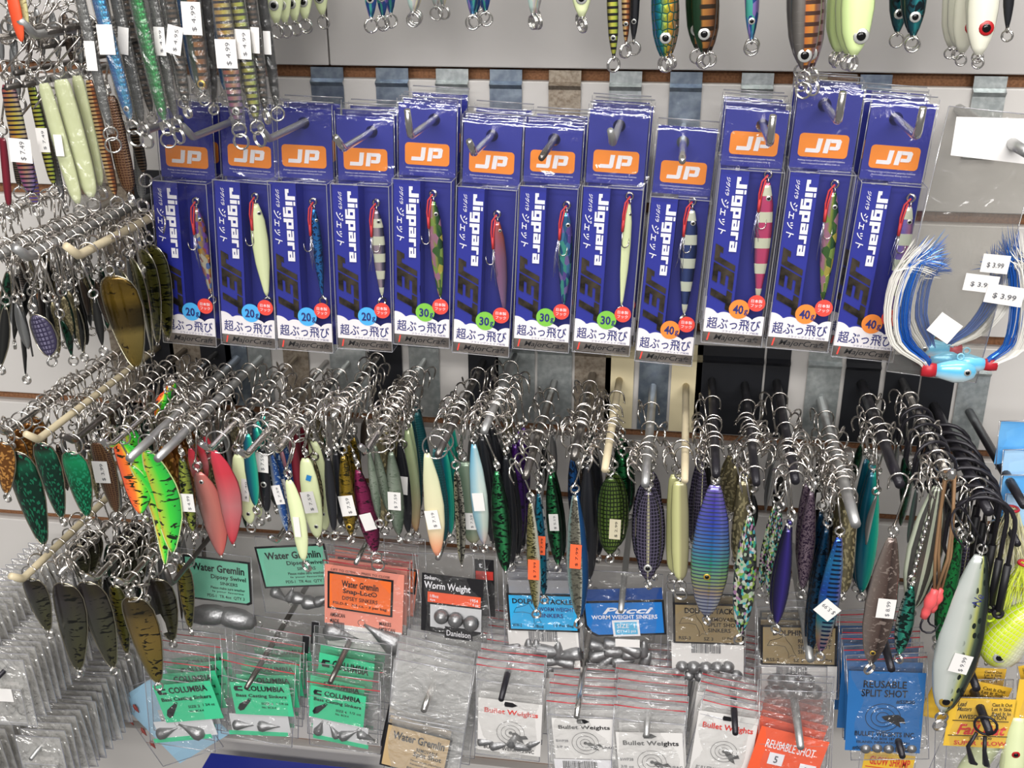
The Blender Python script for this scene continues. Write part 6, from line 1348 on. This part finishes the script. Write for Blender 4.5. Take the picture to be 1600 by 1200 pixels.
for k, (y0, y1, x, mt) in enumerate([(655, 710, 1562, SKYP), (700, 760, 1568, PALEB), (740, 800, 1566, SKYP), (770, 806, 1572, PALEB)]):
    B = bag(['uppermost light blue card pack at the right edge', 'pale blue card pack second down at the right edge', 'light blue card pack third down at the right edge', 'pale blue card pack lowest at the right edge'][k], (x, y0), (x + 90, y0 + 4), (x - 6, y1 + 20), .11 + .012 * k, .003, name='card_pack', cat='card pack', film=RIGID)
    card(B, (x + 3, y0 + 4), (x + 88, y0 + 8), (x - 3, y1 + 16), mt, (), y=.001)
# pale bag and yellow thing under the yellow cards
B = bag('clear bag with a pale glow grub below the front yellow card', (1475, 1150), (1575, 1160), (1440, 1230), .15, .006, name='lure_bag', cat='bagged lure')
o = lure('pale glow grub lying in the bag under the yellow card', (1555, 1150), (1500, 1225), 40, GLOW, .155, None, 'bar', ring=0, name='soft_lure', cat='soft lure', th=.5)
o = lure('cream glow grub with a red eye at the lower right corner', (1592, 1120), (1578, 1225), 40, GLOW, .17, None, 'head', ring=0, ey=(.5, 'r', .2, 0), name='soft_lure', cat='soft lure', th=.5)

# ---------------------------------------------------------------- clear packs at the lower left
PACK = clear('stacked pack plastic', '#fbfaf8', haze=.26, gloss=.15, rough=.12, bump=.9, bscale=60)
def pack_row(lb, px, py, dt, n, w, h, d0, step, stick, wire='k', r=.0024):
    p = peg('%s peg through the %s' % ('black' if wire == 'k' else 'grey', lb), px, py, dt, wire, r, 's'); proto = None
    for k in range(n):
        d = d0 - step * k
        m = Matrix.Translation(p.at(d)) @ Matrix.Rotation(rnd.uniform(-.05, .05) - .06, 4, 'Y') @ Matrix.Rotation(rnd.uniform(-.06, .06), 4, 'X')
        if proto is None:
            o = thing('clear_pack', 'clear plastic pack, one of the ' + lb, 'clear pack', m, lb); proto = o
            mb = MB(); mb.box((-w / 2, -.0002, -h), (w / 2, .0003, .012)); mb.box((-w * .36, -.004, -h * .9), (w * .36, -.0002, -h * .28))
            for a in ((-w / 2, 0, .012), (w / 2, 0, .012)): mb.tube([a, (a[0], 0, -h)], .0004, 4, 1)
            mb.tube([(-w / 2, 0, -h), (w / 2, 0, -h)], .0005, 4, 1); mb.tube([(-w / 2, 0, .012), (w / 2, 0, .012)], .0005, 4, 1)
            mb.tube([(-w * .36, -.004, -h * .28), (w * .36, -.004, -h * .28), (w * .36, -.004, -h * .9), (-w * .36, -.004, -h * .9)], .0005, 4, 1, True)
            mb.build('blister', [PACK, EDGE], o)
            mb = MB(); mb.tube([(-.004, -.0015, -h * .35), (-.004, -.0015, -h * .7), (0, -.0015, -h * .78), (.004, -.0015, -h * .7), (.003, -.0015, -h * .62)], .0006, 5); mb.tube([(.006, -.0015, -h * .4), (.006, -.0015, -h * .72), (.009, -.0015, -h * .78), (.012, -.0015, -h * .7)], .0006, 5); mb.build('hook', DARKWIRE, o, True)
        else:
            o = copy_tree(proto); o.matrix_world = m
        if k in stick:
            mb = MB(); mb.box((-.007, -.0049, -h * .5), (.007, -.0046, -h * .5 + .013)); mb.build('price_sticker', PAPER, o)
pack_row('clear packs at the lower left, upper row', -10, 1066, .21, 17, .042, .055, .195, .0095, (0, 3))
pack_row('clear packs at the lower left, middle row', 48, 1186, .20, 17, .044, .055, .185, .0095, (1,), 'z')
pack_row('clear packs at the left edge, below the cream peg', -70, 1010, .20, 16, .042, .060, .19, .0095, (2,))
pack_row('clear packs in the lower left corner', -60, 1200, .21, 17, .044, .06, .20, .0095, (0, 2))
pack_row('clear packs behind the tiger spoons', 110, 1120, .14, 8, .044, .055, .13, .0125, (1,), 'k')
# tilted light blue card with flies, blue carton, black bar at the bottom
B = bag('light blue tilted card of small red flies under the mint bag', (182, 1092), (262, 1040), (262, 1206), .07, .002, name='fly_card', cat='lure card', film=RIGID)
card(B, (184, 1094), (262, 1044), (262, 1202), M('pale sky card', '#9cc4dc', .5, coat=.3), (), y=.0006)
for px, py in ((206, 1124), (214, 1104), (240, 1160), (226, 1140)):
    q = loc(B, (px, py)); o = thing('tied_fly', 'small red and brown fly on the tilted light blue card', 'fishing fly', B.m @ Matrix.Translation((q.x, -.0025, q.z)), 'flies on the tilted card')
    mb = MB(); mb.lathe([(.0003, .005), (.0014, .003), (.0018, 0), (.0008, -.004), (.0003, -.006)], 8); mb.build('body', M('fly red', '#8c3a34', .6), o, True)
    mb = MB(); [mb.tube([(0, 0, .001), (rnd.uniform(-.005, .005), -.001, rnd.uniform(-.004, .006))], .0002, 3) for _ in range(12)]; mb.build('hackle', M('fly brown', '#6c4c3c', .7), o)
CARTON = M('deep blue carton', '#20309c', .4, coat=.3)
a, b = P(322, 1188, .05), P(575, 1206, .05); mb = MB(); L = (b - a).length
mb.box((0, -.012, -.05), (L, .012, 0)); o = mb.build('carton', CARTON); o.matrix_world = frame(a, b - a, (0, 0, 1)); tag(o, 'deep blue carton edge at the bottom under the mint bags', 'carton'); bv = o.modifiers.new('b', 'BEVEL'); bv.width = .001; bv.segments = 2
